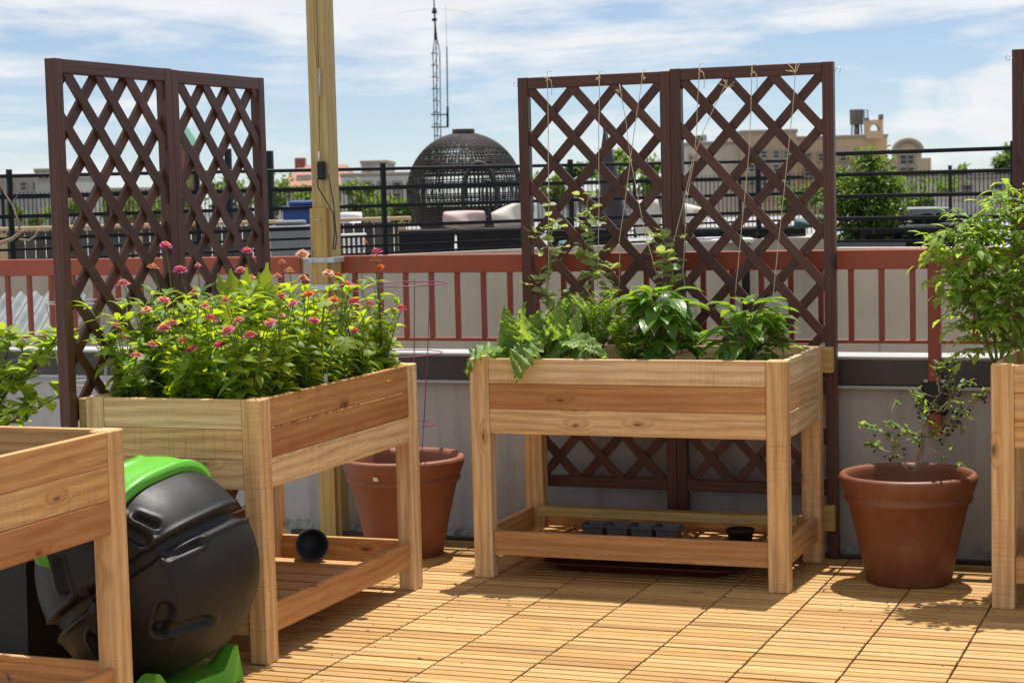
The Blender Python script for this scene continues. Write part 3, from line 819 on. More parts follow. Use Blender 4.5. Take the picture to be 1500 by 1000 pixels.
def flower(parent, p, nrm, r, mat, dome=.4, layers=2):
    nrm = V(nrm).normalized(); a = nrm.orthogonal().normalized(); b = nrm.cross(a)
    m = MB()
    for l in range(layers):
        n = 15-3*l; rr_ = r*(1-.28*l)
        for k in range(n):
            th = 2*PI*(k+.5*l)/n+R.gauss(0, .06)
            d = a*math.cos(th)+b*math.sin(th)
            el = R.uniform(-.05, .15)+.30*l
            m.leaf(V(p)+nrm*(.002+.0035*l)+d*r*.12, d*math.cos(el)+nrm*math.sin(el), nrm, rr_*R.uniform(.85, .98), r*.40, R.uniform(.2, .7), .15, 3, prof_pet)
    f = m.build('flower', mat, parent)
    m = MB(); q = V(p)+nrm*.006
    for i in range(3):
        rr_ = r*(.36-.11*i)
        for k in range(9-2*i):
            th = 2*PI*k/(9-2*i)+i; m.ball(q+(a*math.cos(th)+b*math.sin(th))*rr_*.85+nrm*(.002+.003*i), r*.10, 5, 3)
    m.ball(q, r*.36, 8, 5, (1, 1, .7)); m.build('flower_centre', M['f_ctr'], f)
def stem_leaves(ml, pts, L, Wd, step, prof, start=.12, droop=.7, tilt=.35, endsmall=.6, lob=0, fold=.25, n=5, pair=True):
    """opposite leaves along a polyline"""
    tot = sum((pts[i+1]-pts[i]).length for i in range(len(pts)-1)); s_ = start*tot; a = R.uniform(0, 2*PI)
    while s_ < tot*.97:
        q = s_; i = 0
        while i < len(pts)-2 and q > (pts[i+1]-pts[i]).length: q -= (pts[i+1]-pts[i]).length; i += 1
        ax_ = (pts[i+1]-pts[i]); p = pts[i]+ax_*(q/max(1e-6, ax_.length)); ax_.normalize()
        u = ax_.orthogonal().normalized(); w = ax_.cross(u)
        f = 1-(1-endsmall)*(s_/tot)
        for k in range(2 if pair else 1):
            th = a+PI*k+R.gauss(0, .25); d = u*math.cos(th)+w*math.sin(th)
            tl_ = tilt+R.gauss(0, .25)
            dd = d*math.cos(tl_)+ax_*math.sin(tl_)
            ml.leaf(p, dd, ax_ if abs(dd.dot(ax_)) < .95 else V((0, 0, 1)), L*f*R.uniform(.7, 1.15), Wd*f*R.uniform(.75, 1.15), droop*R.uniform(.4, 1.5), fold, n, prof, lob=lob)
        a += PI/2+R.gauss(0, .2); s_ += step*R.uniform(.8, 1.2)

# --- zinnias --------------------------------------------------------
SZ = .765
FL = [  # px, py, colour, radius, depth fraction
 (243,360,'org',.021,.35),(181,416,'org',.022,.2),(224,392,'org',.021,.35),(264,396,'mag',.024,.5),(240,440,'pink',.020,.25),(308,468,'mag',.026,.3),
 (362,368,'mag',.021,.8),(353,397,'pink',.022,.7),(330,441,'mag',.017,.5),(335,484,'pink',.023,.4),(366,492,'mag',.024,.45),(396,473,'pink',.019,.5),
 (199,521,'pink',.021,.05),(280,512,'mag',.019,.15),(268,500,'red',.018,.2),(240,482,'pink',.023,.2),(252,474,'org',.019,.25),(170,478,'pink',.017,.1),
 (368,408,'sal',.019,.7),(407,406,'pink',.018,.75),(413,385,'org',.015,.85),(424,397,'sal',.018,.85),(443,373,'sal',.023,.8),(444,409,'sal',.022,.8),
 (410,421,'pink',.017,.7),(412,434,'red',.016,.7),(452,431,'org',.017,.7),(481,401,'sal',.021,.8),(495,406,'red',.022,.8),(508,418,'mag',.025,.8),
 (552,370,'mag',.023,.92),(550,381,'org',.019,.92),(556,393,'org',.018,.92),(518,442,'red',.020,.8),(542,446,'red',.018,.85),(588,452,'mag',.020,.95),
 (490,440,'org',.018,.75),(520,485,'red',.014,.8),(413,463,'org',.012,.6),(290,390,'org',.012,.5),(535,356,'sal',.010,.9),(300,450,'pink',.018,.3),(322,505,'mag',.019,.2),(222,505,'pink',.018,.1),(350,470,'pink',.018,.3),(430,445,'pink',.018,.5),(460,470,'mag',.017,.6),(215,455,'sal',.018,.2),(285,430,'mag',.019,.4)]
cmap = {'org': 'orange', 'mag': 'magenta', 'pink': 'pink', 'sal': 'salmon', 'red': 'deep red'}
bases = []
nxp, nyp = 3, 7
for i in range(nxp):
    for j in range(nyp):
        bases.append(V((P2[0]-.10-.215*i+R.gauss(0, .015), P2[1]+.11+.165*j+R.gauss(0, .02), SZ)))
zfl = [[] for _ in bases]
for (px, py, c, r, fr) in FL:
    if py > 430:                      # heads low in the bed stand at its near side
        Y = P2[1]+.02; p = W(px, py, Y)
        while p.x < P2[0]-PD+.0 or p.x > P2[0]+.03:
            Y += .02 if p.x > P2[0] else -.02
            p = W(px, py, Y)
            if Y > P2[1]+PW or Y < P2[1]-.12: break
    else:
        Y = P2[1]+.08+fr*(PW-.16); p = W(px, py, Y)
    for _ in range(40):
        if p.x < P2[0]-PD-.05: Y -= .03
        elif p.x > P2[0]+.04: Y += .03
        else: break
        Y = min(max(Y, P2[1]-.03), P2[1]+PW-.02); p = W(px, py, Y)
    if c == 'org' and R.random() < .8: c = R.choice(('pink', 'sal', 'pink', 'mag'))
    if c == 'red' and R.random() < .7: c = 'mag'
    best = min(range(len(bases)), key=lambda k: (bases[k].xy-p.xy).length+.05*len(zfl[k]))
    zfl[best].append((p, c, r))
ordinal = ['nearest', 'second nearest', 'third nearest', 'fourth nearest', 'fifth nearest', 'sixth nearest', 'farthest']
rowname = ['right edge row', 'middle row', 'row against the trellis']
for bi, b in enumerate(bases):
    i, j = divmod(bi, nyp)
    heads = zfl[bi]
    cols = sorted(set(cmap[h[1]] for h in heads))
    desc = ('leafy zinnia with '+' and '.join(cols[:2])+' flowers' if heads else 'leafy zinnia without flowers')
    t = thing('zinnia_plant', desc+', '+ordinal[j]+' in '+rowname[i], 'zinnia', b, R.uniform(0, 0), 'zinnias in the planter')
    ms, ml = MB(), MB()
    tops = []
    for (p, c, r) in heads:
        e = p-b; pts = bez((0, 0, 0), (e.x*.35, e.y*.35, e.z*.6), e-V((0, 0, .004)), 9)
        ms.tube(pts, [.0032-.0016*k/9 for k in range(10)], 6)
        stem_leaves(ml, pts[:7], .088, .036, .042, prof_lan, .15, .9, .45, .6)
        flower(t, e, V((R.gauss(0, .18), R.gauss(-.12, .18), 1)), r*1.08, M['f_'+c], layers=3 if r > .021 else 2)
    n = 11
    hfac = 1. if j < 5 else .95
    for k in range(n):
        d = horiz(); h = R.choice((R.uniform(.12, .26), R.uniform(.22, .40)))*hfac; sp = R.uniform(.03, .13)
        e = V((d.x*sp, d.y*sp, h))
        # stay inside the box footprint, spill only a little
        wx = b.x+e.x
        if wx > P2[0]-.015: e.x = P2[0]-.015-b.x-R.uniform(0, .03)
        if wx < P2[0]-PD+.01: e.x = P2[0]-PD+.01-b.x
        pts = bez((0, 0, 0), (e.x*.3, e.y*.3, h*.6), e, 7)
        ms.tube(pts, [.003-.0015*q/7 for q in range(8)], 5)
        stem_leaves(ml, pts, R.uniform(.065, .11), R.uniform(.030, .054), R.uniform(.036, .054), prof_ov, .1, .9, R.uniform(.2, .6), .7)
        for q in range(4): ml.leaf(pts[-1], horiz()*.7+V((0, 0, R.uniform(.2, .9))), V((0, 0, 1)), R.uniform(.04, .075), .022, .8, .3, 4, prof_lan)
    ms.build('stem', M['stem'], t); ml.build('foliage', M['zleaf'], t)
# tall bright serrated leaves in the middle of the zinnias (chicory like) and a squash leaf
q = W(385, 545, 5.80)
t = thing('chicory_plant', 'bright yellow green rosette of long toothed leaves among the zinnias', 'leafy plant', (q.x, 5.80, SZ)); o = V(t.location)
m = MB()
for (px, py, w) in ((330, 395, .055), (350, 418, .05), (312, 400, .04), (385, 388, .05), (378, 400, .05), (318, 430, .05), (352, 395, .05), (408, 440, .05), (332, 480, .06), (365, 430, .06), (402, 420, .04), (345, 460, .06), (400, 470, .06), (370, 465, .07)):
    e = W(px, py, 5.80+R.uniform(-.06, .06))-o; b0 = V((e.x*.25, e.y*.25, .12)); d = (e-b0)
    m.tube([(0, 0, 0), b0], .004, 5, .8)
    m.leaf(b0, d, V((R.gauss(0, .3), -.8, .5)), d.length*1.02, w*1.35, .25, .3, 15, lambda x: math.sin(PI*min(1, (x*.92+.05)**1.25)), lob=.26)
m.build('foliage', M['yleaf'], t)
q = W(470, 540, 5.75)
t = thing('squash_plant', 'young squash plant with broad pale green leaf near the right edge of the zinnia bed', 'squash', (q.x, 5.75, SZ)); o = V(t.location)
m = MB(); ms = MB()
def lobed(mb, c, n, d, rad, tone=None):
    n = V(n).normalized(); d = (V(d)-n*V(d).dot(n)).normalized(); s_ = n.cross(d); K = 30
    tone = R.random() if tone is None else tone
    vs = [V(c)]; gc = [(0, 0, 0)]
    for k in range(K):
        a = 2*PI*k/K; r_ = rad*(.78+.16*math.cos(5*a)+.07*math.cos(15*a))*(1-.45*max(0, math.cos(a-PI))**6)
        vs.append(V(c)+(d*math.cos(a)+s_*math.sin(a))*r_+n*(-.35*rad*(r_/rad)**2*.5+R.gauss(0, .05*rad))); gc.append((k/K, .5, 0))
    mid = [V(c)+(v-V(c))*.55+n*.05*rad for v in vs[1:]]
    vs2 = [vs[0]]+mid+vs[1:]
    mb.add(vs2, [[0, 1+k, 1+(k+1) % K] for k in range(K)]+[[1+k, 1+K+k, 1+K+(k+1) % K, 1+(k+1) % K] for k in range(K)], [(0, 1, 0)]+[(k/K*2, 1, 0) for k in range(K)]*2, tone, True)
for (px, py, rd, nn) in ((450, 475, .055, (.3, -.75, .7)), (430, 510, .05, (-.2, -.6, .8)), (478, 440, .045, (.2, -.3, 1)), (420, 560, .05, (.1, -.9, .5)), (385, 430, .06, (.1, -.95, .35)), (505, 500, .05, (.4, -.5, .7)), (455, 570, .055, (.2, -.9, .4))):
    e = W(px, py, 5.75+R.uniform(-.1, .1))-o
    ms.tube(bez((0, 0, 0), (e.x*.3, e.y*.3, max(.02, e.z)), e, 6), .0035, 6); lobed(m, e, nn, V((R.gauss(0, .3), -.3, -.9)), rd)
m.build('foliage', M['yleaf'], t); ms.build('stem', M['stem'], t)
# marker and a dry stalk on the bed edge
q = W(477, 548, 5.86); m = MB(); m.bx(-.006, .006, -.001, .001, -.09, .02, bev=.0004, grain='z')
tag(m.build('plant_marker', M['white'], None, W(477, 556, 5.75)), 'small white plant marker by the right edge of the zinnia bed', 'plant marker')

# --- middle planter -------------------------------------------------
def kale():
    q = W(776, 530, 6.86)
    t = thing('kale_plant', 'crinkled green kale spilling over the left front corner of the planter', 'kale', (q.x, 6.86, SZ)); o = V(t.location)
    m = MB(); ms = MB()
    def kleaf(tip, w, Y, up, b=None, droop=.6, base=(0, 0, .03)):
        e = W(tip[0], tip[1], Y)-o
        b0 = V(base) if b is None else W(b[0], b[1], b[2])-o
        ms.tube(bez((0, 0, 0), V((b0.x*.5, b0.y*.5, b0.z+.03)), b0, 5), .0045, 6)
        d = e-b0; L = d.length*1.08
        nL = 22; w *= (1.75 if w > .09 and up[1] == -1 and up[0] == -.1 else 1.4)
        up = V(up); dn = d.normalized(); sd = dn.cross(up).normalized(); nn = sd.cross(dn)
        tone = R.random(); cols = 11; ph = R.uniform(0, 6)
        vs = []; gc = []
        for i in range(nL+1):
            x = i/nL; hw = w/2*(math.sin(PI*min(1, (x*.9+.09)**.75)))*(1+.11*math.sin(i*1.55+ph)+R.gauss(0, .03))
            c = b0+d*x+nn*(droop*L*.35*math.sin(PI*x))
            for k in range(cols):
                y = -1+2*k/(cols-1)
                h = .18*hw*abs(y)+math.sin(i*1.3+k*1.1+ph)*.007*w/.09+R.gauss(0, .0022)+(.011*math.sin(i*1.9+k+ph)*max(0, abs(y)-.5)*2)
                vs.append(c+sd*(hw*y)+nn*h); gc.append((x, y, tone))
        m.add(vs, [[i*cols+k, i*cols+k+1, (i+1)*cols+k+1, (i+1)*cols+k] for i in range(nL) for k in range(cols-1)], gc, tone, True)
    kleaf((755, 560), .085, 6.60, (-.1, -1, .25), (786, 505, 6.74), .4)
    kleaf((683, 549), .095, 6.66, (-.6, -.6, .8), (735, 512, 6.74), .6)
    kleaf((738, 447), .055, 6.83, (0, -1, .3), (755, 500, 6.84), .2)
    kleaf((733, 478), .055, 6.80, (0, -1, .3), (752, 520, 6.82), .2)
    kleaf((790, 455), .085, 6.86, (0, -1, .4), (778, 505, 6.86), .15)
    kleaf((836, 432), .075, 6.90, (0, -1, .3), (812, 500, 6.88), .15)
    kleaf((855, 470), .08, 6.86, (0, -1, .4), (815, 515, 6.86), .15)
    kleaf((893, 528), .065, 6.69, (0, -.6, 1), (825, 500, 6.78), .4)
    kleaf((800, 500), .075, 6.74, (0, -.7, .8), (770, 520, 6.82), .4)
    kleaf((760, 470), .08, 6.92, (0, -1, .3), (775, 515, 6.90), .1)
    kleaf((845, 505), .09, 6.76, (0, -.8, .8), (800, 520, 6.82), .3)
    for (tx, ty, bx_, by_, w_) in ((720, 520, 750, 525, .05), (742, 460, 760, 510, .05), (770, 445, 780, 500, .05), (812, 470, 800, 515, .055), (828, 500, 805, 520, .05), (785, 490, 780, 525, .05),
                                   (872, 518, 835, 520, .05), (700, 530, 735, 520, .045), (765, 500, 775, 528, .05), (815, 440, 808, 500, .05), (850, 455, 825, 510, .05), (732, 500, 755, 525, .045), (860, 490, 830, 520, .045)):
        kleaf((tx+R.gauss(0, 4), ty+R.gauss(0, 4)), w_*R.uniform(.9, 1.2), 6.76+R.uniform(-.05, .12), (R.gauss(0, .5), R.uniform(-1, -.2), R.uniform(.3, 1)), (bx_, by_, 6.80), R.uniform(.1, .7))
    m.build('foliage', M['kale'], t); ms.build('stem', M['stem'], t)
kale()
def pepper(px, Y, rad, H, label, spread, nl=46):
    q = W(px, 520, Y); t = thing('pepper_plant', label, 'pepper plant', (q.x, Y, SZ), 0, 'pepper plants'); o = V(t.location)
    ms, ml = MB(), MB()
    ms.tube([(0, 0, 0), (.004, 0, H*.5)], .005, 6)
    for k in range(nl):
        lev = R.random()**.85; d = horiz(); rr_ = rad*(.35+.65*R.random())*(1-.30*lev*lev)
        e = V((d.x*rr_*.6, d.y*rr_*.6, H*(.12+.88*lev)))
        ms.tube(bez((.002, 0, H*.15), (e.x*.2, e.y*.2, e.z*.8), e, 5), .0017, 4)
        L = R.uniform(.085, .138)
        ml.leaf(e, V((d.x, d.y, R.uniform(-.35, .55))), V((0, 0, 1)), L, L*R.uniform(.42, .54), R.uniform(.5, 1.5), .28, 7, prof_ov)
    for k in range(9):
        d = horiz(); ml.leaf((R.gauss(0, .02), R.gauss(0, .02), H*.97), V((d.x, d.y, R.uniform(.3, 1.2))), V((0, 0, 1)), R.uniform(.05, .08), .03, .9, .3, 5, prof_ov, tone=1.)
    ml.build('foliage', M['pepper'], t); ms.build('stem', M['stem'], t)
pepper(966, 6.90, .20, .315, 'bushy pepper plant with drooping glossy leaves in the middle of the bed', 1, 130)
pepper(1095, 6.88, .19, .275, 'lower pepper plant with broad drooping leaves at the right end of the bed', 1, 95)
def carrot(px, Y, label, H, n, spread):
    q = W(px, 520, Y); t = thing('carrot_plant', label, 'carrot', (q.x, Y, SZ), 0, 'carrot tops')
    ms, ml = MB(), MB()
    for k in range(n):
        d = horiz(); sp = R.uniform(.3, 1)*spread; h = H*R.uniform(.6, 1)
        pts = bez((0, 0, 0), (d.x*sp*.15, d.y*sp*.15, h*.75), (d.x*sp, d.y*sp, h), 12)
        ms.tube(pts, [.0018-.001*i/12 for i in range(13)], 4)
        for i in range(4, 13):
            ax_ = (pts[i]-pts[i-1]).normalized(); u = ax_.cross(V((0, 0, 1)));
            if u.length < 1e-3: u = V((1, 0, 0))
            u.normalize(); Ls = .055*(1-(abs(i-7)/8)**1.5)
            for s_ in (-1, 1):
                b0 = pts[i]; e0 = b0+(u*s_*.85+ax_*.5+V((0, 0, R.uniform(-.1, .2))))*Ls
                for x in (.3, .5, .7, .88, 1.):
                    p_ = b0.lerp(e0, x); dd = (e0-b0).normalized(); w_ = dd.cross(V((0, 0, 1))).normalized()
                    for s2 in (-1, 1):
                        ml.leaf(p_, dd*.7+w_*s2*.8+rv(.15), V((0, 0, 1)), .017*(1.25-x*.6), .0055, .3, .1, 2, prof_lan)
                ml.leaf(b0, e0-b0, V((0, 0, 1)), (e0-b0).length, .0022, .1, .1, 2)
    ml.build('foliage', M['carrot'], t); ms.build('stem', M['stem'], t)
carrot(876, 6.95, 'feathery carrot top between the kale and the bushy pepper', .31, 26, .13)
carrot(918, 6.80, 'low feathery carrot top at the front of the bed beside the pepper', .20, 18, .11)
carrot(822, 6.96, 'feathery carrot top rising behind the kale', .28, 18, .12)
def pea(path, Y, label, nl, spread, sparse=False):
    pts0 = [W(x, y, Y-.12*max(0, (430-y))/430*0) for x, y in path]
    b = V((pts0[0].x, Y, SZ)); t = thing('pea_vine', label, 'pea vine', b, 0, 'pea vines climbing the twine')
    ms, ml = MB(), MB()
    pts = [V((0, 0, 0))]
    for p in pts0:
        a = pts[-1]; c = p-b
        for k in range(1, 5): pts.append(a.lerp(c, k/4)+V((R.gauss(0, .004), R.gauss(0, .006), 0)))
    ms.tube(pts, .0022, 5)
    for i in range(3, len(pts)):
        f = 1-.55*i/len(pts)
        for k in range(nl):
            d = horiz(); d = V((d.x, d.y*.8, R.uniform(-.2, .7)))
            L = R.uniform(.032, .070)*(.55+.6*f)
            pp = pts[i]+rv(.018)
            ml.leaf(pp, d, V((R.gauss(0, .5), R.gauss(0, .4), 1)), L, L*.75, R.uniform(.2, .9), .2, 5, prof_rnd)
            if R.random() < .5:
                e = pp+d.normalized()*spread*R.uniform(.4, 1)
                ms.tube(bez(pp, pp.lerp(e, .6)+V((0, 0, .02)), e, 4), .0011, 4)
                for s_ in (-1, 1): ml.leaf(e, V((d.y*s_, -d.x*s_, .4))+rv(.2), V((R.gauss(0, .5), R.gauss(0, .4), 1)), L*.8, L*.62, .5, .2, 4, prof_rnd)
                if R.random() < .6:     # tendril
                    cpts = [e+d.normalized()*.012*q+V((.006*math.sin(q*1.3), 0, .008*math.cos(q*1.3))) for q in range(5)]; ms.tube(cpts, .0007, 3)
    ml.build('foliage', M['pea'], t); ms.build('stem', M['pea'], t)
pea([(803, 470), (802, 430), (805, 390), (808, 350), (812, 322)], 7.10, 'pea vine at the left end of the bed climbing the first twine', 2, .085)
pea([(868, 430), (872, 390), (868, 350), (866, 315), (862, 283)], 7.12, 'tallest pea vine climbing the second twine', 2, .085)
pea([(985, 420), (984, 390), (978, 365), (972, 348)], 7.12, 'short pea vine with yellowing tips behind the bushy pepper', 2, .075)
# --- tomato ---------------------------------------------------------
q = W(1462, 525, 6.90)
t = thing('tomato_plant', 'tall straggly tomato plant with drooping leaves in the right hand planter', 'tomato plant', (q.x, 6.90, SZ)); o = V(t.location)
ms, ml = MB(), MB()
def tomleaf(p, d, L):
    d = V(d).normalized(); pts = bez(p, V(p)+d*L*.55+V((0, 0, .02)), V(p)+d*L*.95+V((0, 0, -L*R.uniform(-.1, .4))), 7)
    ms.tube(pts, .0015, 4)
    for i in (2, 3, 4, 5, 6):
        ax_ = (pts[i+1]-pts[i]).normalized(); u = ax_.cross(V((0, 0, 1)))
        if u.length < 1e-3: u = V((1, 0, 0))
        u.normalize()
        l = R.uniform(.024, .046)*(1 if i % 2 else .6)
        for s_ in (-1, 1):
            ml.leaf(pts[i], u*s_+ax_*.5+V((0, 0, R.uniform(-.5, .2))), V((0, 0, 1))+rv(.3), l, l*.5, R.uniform(.5, 1.3), .3, 6, prof_lan, lob=.14)
    ml.leaf(pts[-1], pts[-1]-pts[-2], V((0, 0, 1)), .055, .026, .6, .3, 6, prof_lan, lob=.14)
stems = [[(0, 0, 0), (-.02, 0, .25), (-.06, -.02, .42), (-.13, -.02, .52)], [(0, 0, 0), (.04, .02, .3), (.06, 0, .52), (.08, .0, .62)], [(0, 0, 0), (-.06, -.03, .2), (-.10, -.04, .33)],
         [(0, .02, 0), (.10, .0, .25), (.16, -.03, .45)], [(0, 0, 0), (-.09, .01, .30), (-.16, .0, .46)], [(.1, .0, 0), (.2, .0, .3), (.25, .0, .55)]]
for st in stems:
    st = [V(x) for x in st]; pts = []
    for k in range(len(st)-1):
        for j in range(4): pts.append(st[k].lerp(st[k+1], j/4))
    pts.append(st[-1]); ms.tube(pts, [.006-.004*i/len(pts) for i in range(len(pts))], 6)
    for i in range(2, len(pts)):
        for k in range(7):
            d = horiz(); tomleaf(pts[i], V((d.x, d.y*.8, R.uniform(-.1, 1.3))), R.uniform(.10, .19))
ml.build('foliage', M['tomato'], t); ms.build('stem', M['stem'], t)
m = MB()
for (px, py) in ((1478, 283), (1490, 282), (1484, 286), (1495, 290), (1402, 300)):
    e = W(px, py, 6.9)-o
    for k in range(5): a = 2*PI*k/5; m.leaf(e, V((math.cos(a), math.sin(a), .3)), V((0, 0, 1)), .012, .006, .5, .1, 3, prof_lan)
m.build('yellow_blossom', plain('yellow_petal', (.75, .52, .03), .6), t)
# --- blueberry ------------------------------------------------------
t = thing('blueberry_bush', 'sparse blueberry bush with dark berries in the rust brown pot', 'blueberry bush', (PR[0], PR[1], .31)); o = V(t.location)
ms, ml, mb = MB(), MB(), MB()
br = [[(1335, 695), (1352, 640), (1362, 600), (1378, 575), (1394, 552), (1396, 520)], [(1345, 690), (1355, 650), (1372, 632), (1400, 612), (1428, 590), (1440, 575)],
      [(1330, 692), (1325, 660), (1308, 642), (1290, 632), (1262, 622)], [(1340, 690), (1350, 655), (1338, 636), (1318, 625), (1300, 620)], [(1338, 690), (1348, 660), (1356, 625), (1348, 600), (1350, 582)],
      [(1352, 640), (1380, 640), (1398, 618), (1404, 590)], [(1362, 600), (1385, 600), (1398, 570), (1420, 560)], [(1330, 690), (1312, 668), (1285, 655), (1272, 650)], [(1378, 575), (1372, 550), (1376, 535)]]
for bi, path in enumerate(br):
    Yb = PR[1]+R.uniform(-.06, .06); pts = []
    cc = [W(x, y, PR[1]+(Yb-PR[1])*i/len(path))-o for i, (x, y) in enumerate(path)]
    for k in range(len(cc)-1):
        for j in range(3): pts.append(cc[k].lerp(cc[k+1], j/3)+V((R.gauss(0, .002), R.gauss(0, .003), R.gauss(0, .002))))
    pts.append(cc[-1]); n = len(pts)
    ms.tube(pts, [.0042-.0028*i/n for i in range(n)], 6)
    for i in range(n//3, n):
        for k in range(3 if i < n-3 else 6):
            d = horiz(); L = R.uniform(.022, .040)
            if R.random() < .95: ml.leaf(pts[i]+rv(.004), V((d.x, d.y, R.uniform(-.3, .8))), V((0, 0, 1)), L, L*.5, R.uniform(.1, .7), .25, 5, prof_ov)
        if R.random() < .55:
            for k in range(R.randint(1, 4)):
                mb = MB(); mb.ball((0, 0, 0), .0055, 8, 6); mb.build('berry', M['berry'], t, pts[i]+rv(.009)+V((0, 0, -.008)))
    if bi < 6:
        for k in range(3):
            i = R.randint(n//3, n-1); e = pts[i]+rv(.05); ms.tube([pts[i], e], .0012, 4)
            for q_ in range(4): ml.leaf(e+rv(.005), rv(1), V((0, 0, 1)), .026, .013, .3, .2, 4, prof_ov)
ml.build('foliage', M['blueb'], t); ms.build('branch', M['palebark'], t)
# --- left shrub -----------------------------------------------------
q = W(0, 600, 5.35)
t = thing('apple_sapling', 'leafy fruit sapling with light green oval leaves at the left edge', 'fruit tree', (WX(-40, 700, -4.1).x, WX(-40, 700, -4.1).y, -.06)); o = V(t.location); Yb = o.y
ms, ml = MB(), MB()
ms.tube([(0, 0, 0), (.01, 0, .4), W(-20, 640, Yb)-o], [.012, .010, .007], 7)
brs = [[(-20, 640), (0, 628), (25, 612), (55, 598), (92, 576)], [(-20, 640), (0, 590), (20, 560), (45, 545), (60, 515), (62, 525)], [(-20, 640), (-10, 580), (5, 540), (15, 500)], [(25, 612), (40, 585), (30, 560)], [(-20, 640), (0, 610), (30, 600), (40, 590)], [(-15, 600), (10, 560), (35, 530), (30, 495)], [(45, 545), (70, 520), (80, 498), (85, 490)], [(-20, 640), (0, 560), (-5, 520), (0, 490)]]
for path in brs:
    cc = [W(x, y, Yb+R.uniform(-.05, .05))-o for x, y in path]; pts = []
    for k in range(len(cc)-1):
        for j in range(3): pts.append(cc[k].lerp(cc[k+1], j/3))
    pts.append(cc[-1]); n = len(pts); ms.tube(pts, [.0055-.004*i/n for i in range(n)], 6)
    for i in range(2, n):
        for k in range(3 if i < n-1 else 6):
            d = horiz(); L = R.uniform(.055, .092)
            ml.leaf(pts[i]+rv(.006), V((d.x, d.y, R.uniform(-.2, 1.0))), V((0, 0, 1)), L, L*.52, R.uniform(.2, .9), .3, 6, prof_obo)
ml.build('foliage', M['shrub'], t); ms.build('trunk', M['bark'], t)
m = MB(); m.ball(W(35, 612, Yb)-o, .016, 12, 8); m.build('fruit', plain('green_fruit', (.16, .28, .05), .4), t)
# bare branch at the left edge
q = W(-30, 370, 5.6); t = thing('dead_branch', 'bare pruned branch reaching in from the left edge above the railing', 'branch', (q.x-.05, 5.6, -.06)); o = V(t.location)
m = MB()
def brn(path, r0, r1):
    pts = [W(x, y, 5.6)-o for x, y in path]; n = len(pts); m.tube(pts, [r0+(r1-r0)*i/(n-1) for i in range(n)], 7)
m.tube([(0, 0, 0), (.0, 0, .6), W(-30, 375, 5.6)-o], .011, 7)
brn([(-30, 375), (-5, 358), (18, 350), (30, 340), (38, 338)], .010, .004); brn([(30, 344), (26, 322), (18, 300), (8, 285), (0, 268), (-3, 245)], .004, .0015)
brn([(28, 350), (42, 352), (52, 346), (57, 337)], .004, .0035); brn([(16, 297), (26, 287)], .0015, .001); brn([(-10, 360), (10, 354), (20, 346)], .005, .002)
m.build('branch', M['palebark'], t)
# seedlings in the front left planter
for (px, py, lab) in ((22, 640, 'small leafy seedling at the left edge of the near empty planter'), (48, 655, 'tiny leafy seedling beside the board of the near empty planter')):
    q = Z0(px, py+6, .745); t = thing('seedling', lab, 'seedling', q, 0, 'seedlings in the near empty planter'); ml = MB()
    for k in range(16): d = horiz(); ml.leaf((0, 0, R.uniform(0, .03)), V((d.x, d.y, R.uniform(.1, .9))), V((0, 0, 1)), R.uniform(.02, .045), .014, .5, .2, 4, prof_lan, lob=.15)
    ml.build('foliage', M['carrot'], t)
q = Z0(12, 1000, .18); t = thing('flower_sprig', 'faded purple flower sprig by the lower rail at the bottom left corner', 'flower', (q.x, q.y, .104)); ml = MB(); o = V(t.location)
for k in range(10): ml.leaf(W(12, 992, q.y)-o+rv(.006), rv(1), V((0, 0, 1)), .02, .009, .4, .2, 3, prof_lan)
ml.tube([(0, 0, 0), W(12, 992, q.y)-o], .0015, 4); ml.build('flower_head', leafmat('lilac', (.35, .18, .30), (.5, .3, .42), (.5, .3, .4)), t)

m = MB()
for k in range(170):
    a_ = R.choice(((-2.1, 6.5, .7, .22), (-2.75, 5.7, .12, .7), (-1.15, 6.75, .35, .2), (-1.6, 5.6, 1.2, .8)))
    x, y = R.gauss(a_[0], a_[2]), R.gauss(a_[1], a_[3])
    if y > 7.3: continue
    if R.random() < .75: m.ball((x, y, .0012), R.uniform(.0012, .004), 5, 3, (1, 1, .5), R.random())
    else: m.leaf((x, y, .002), horiz(), V((0, 0, 1)), R.uniform(.012, .03), .008, -.3, .3, 3, prof_lan)
o = m.build('plant_litter', plain('litter', (.16, .10, .05), .9, var=.5, scale=90)); o['kind'] = 'stuff'; o['label'] = 'crumbs of soil and dry leaf bits scattered on the deck'
# ------------------------------------------------------------------ the neighbouring roof terrace
def hz(px): return 273.4-.0253*(px-750)
def at(px, z, d):
    """point on the vertical line under pixel column px, at camera depth d and height z"""
    a = P(px, hz(px), d); k = (HCAM-a.z)
    a = a+V((0, 0, k)); a.z = z
    return a
ZR = .35
A0, A1 = at(-250, 0, 10.0), at(1240, 0, 13.3); B0, B1 = at(1206, 0, 10.1), at(1700, 0, 9.1)
def wallseg(m, a, b, z0, z1, th=.2, u0=0):
    a, b = V((a.x, a.y, 0)), V((b.x, b.y, 0)); d = (b-a); L = d.length; d.normalize(); n = V((-d.y, d.x, 0))
    vs = []; gc = []
    for (u, w) in ((0, 0), (L, 0), (L, th), (0, th)):
        for z in (z0, z1): vs.append(a+d*u+n*w+V((0, 0, z))); gc.append((u+u0, w, z))
    m.add(vs, [[0, 2, 3, 1], [2, 4, 5, 3], [4, 6, 7, 5], [6, 0, 1, 7], [1, 3, 5, 7]], gc)
m = MB(); wallseg(m, A0, A1, -14, 1.085); tag(m.build('neighbour_wall', M['beige']), 'long beige panelled wall of the neighbouring roof behind the red railing', 'wall')
m = MB(); wallseg(m, B0, B1, -14, 1.115, .2, .3)
tag(m.build('neighbour_wall', M['beige']), 'nearer beige wall section behind the blueberry pot and tomato', 'wall')
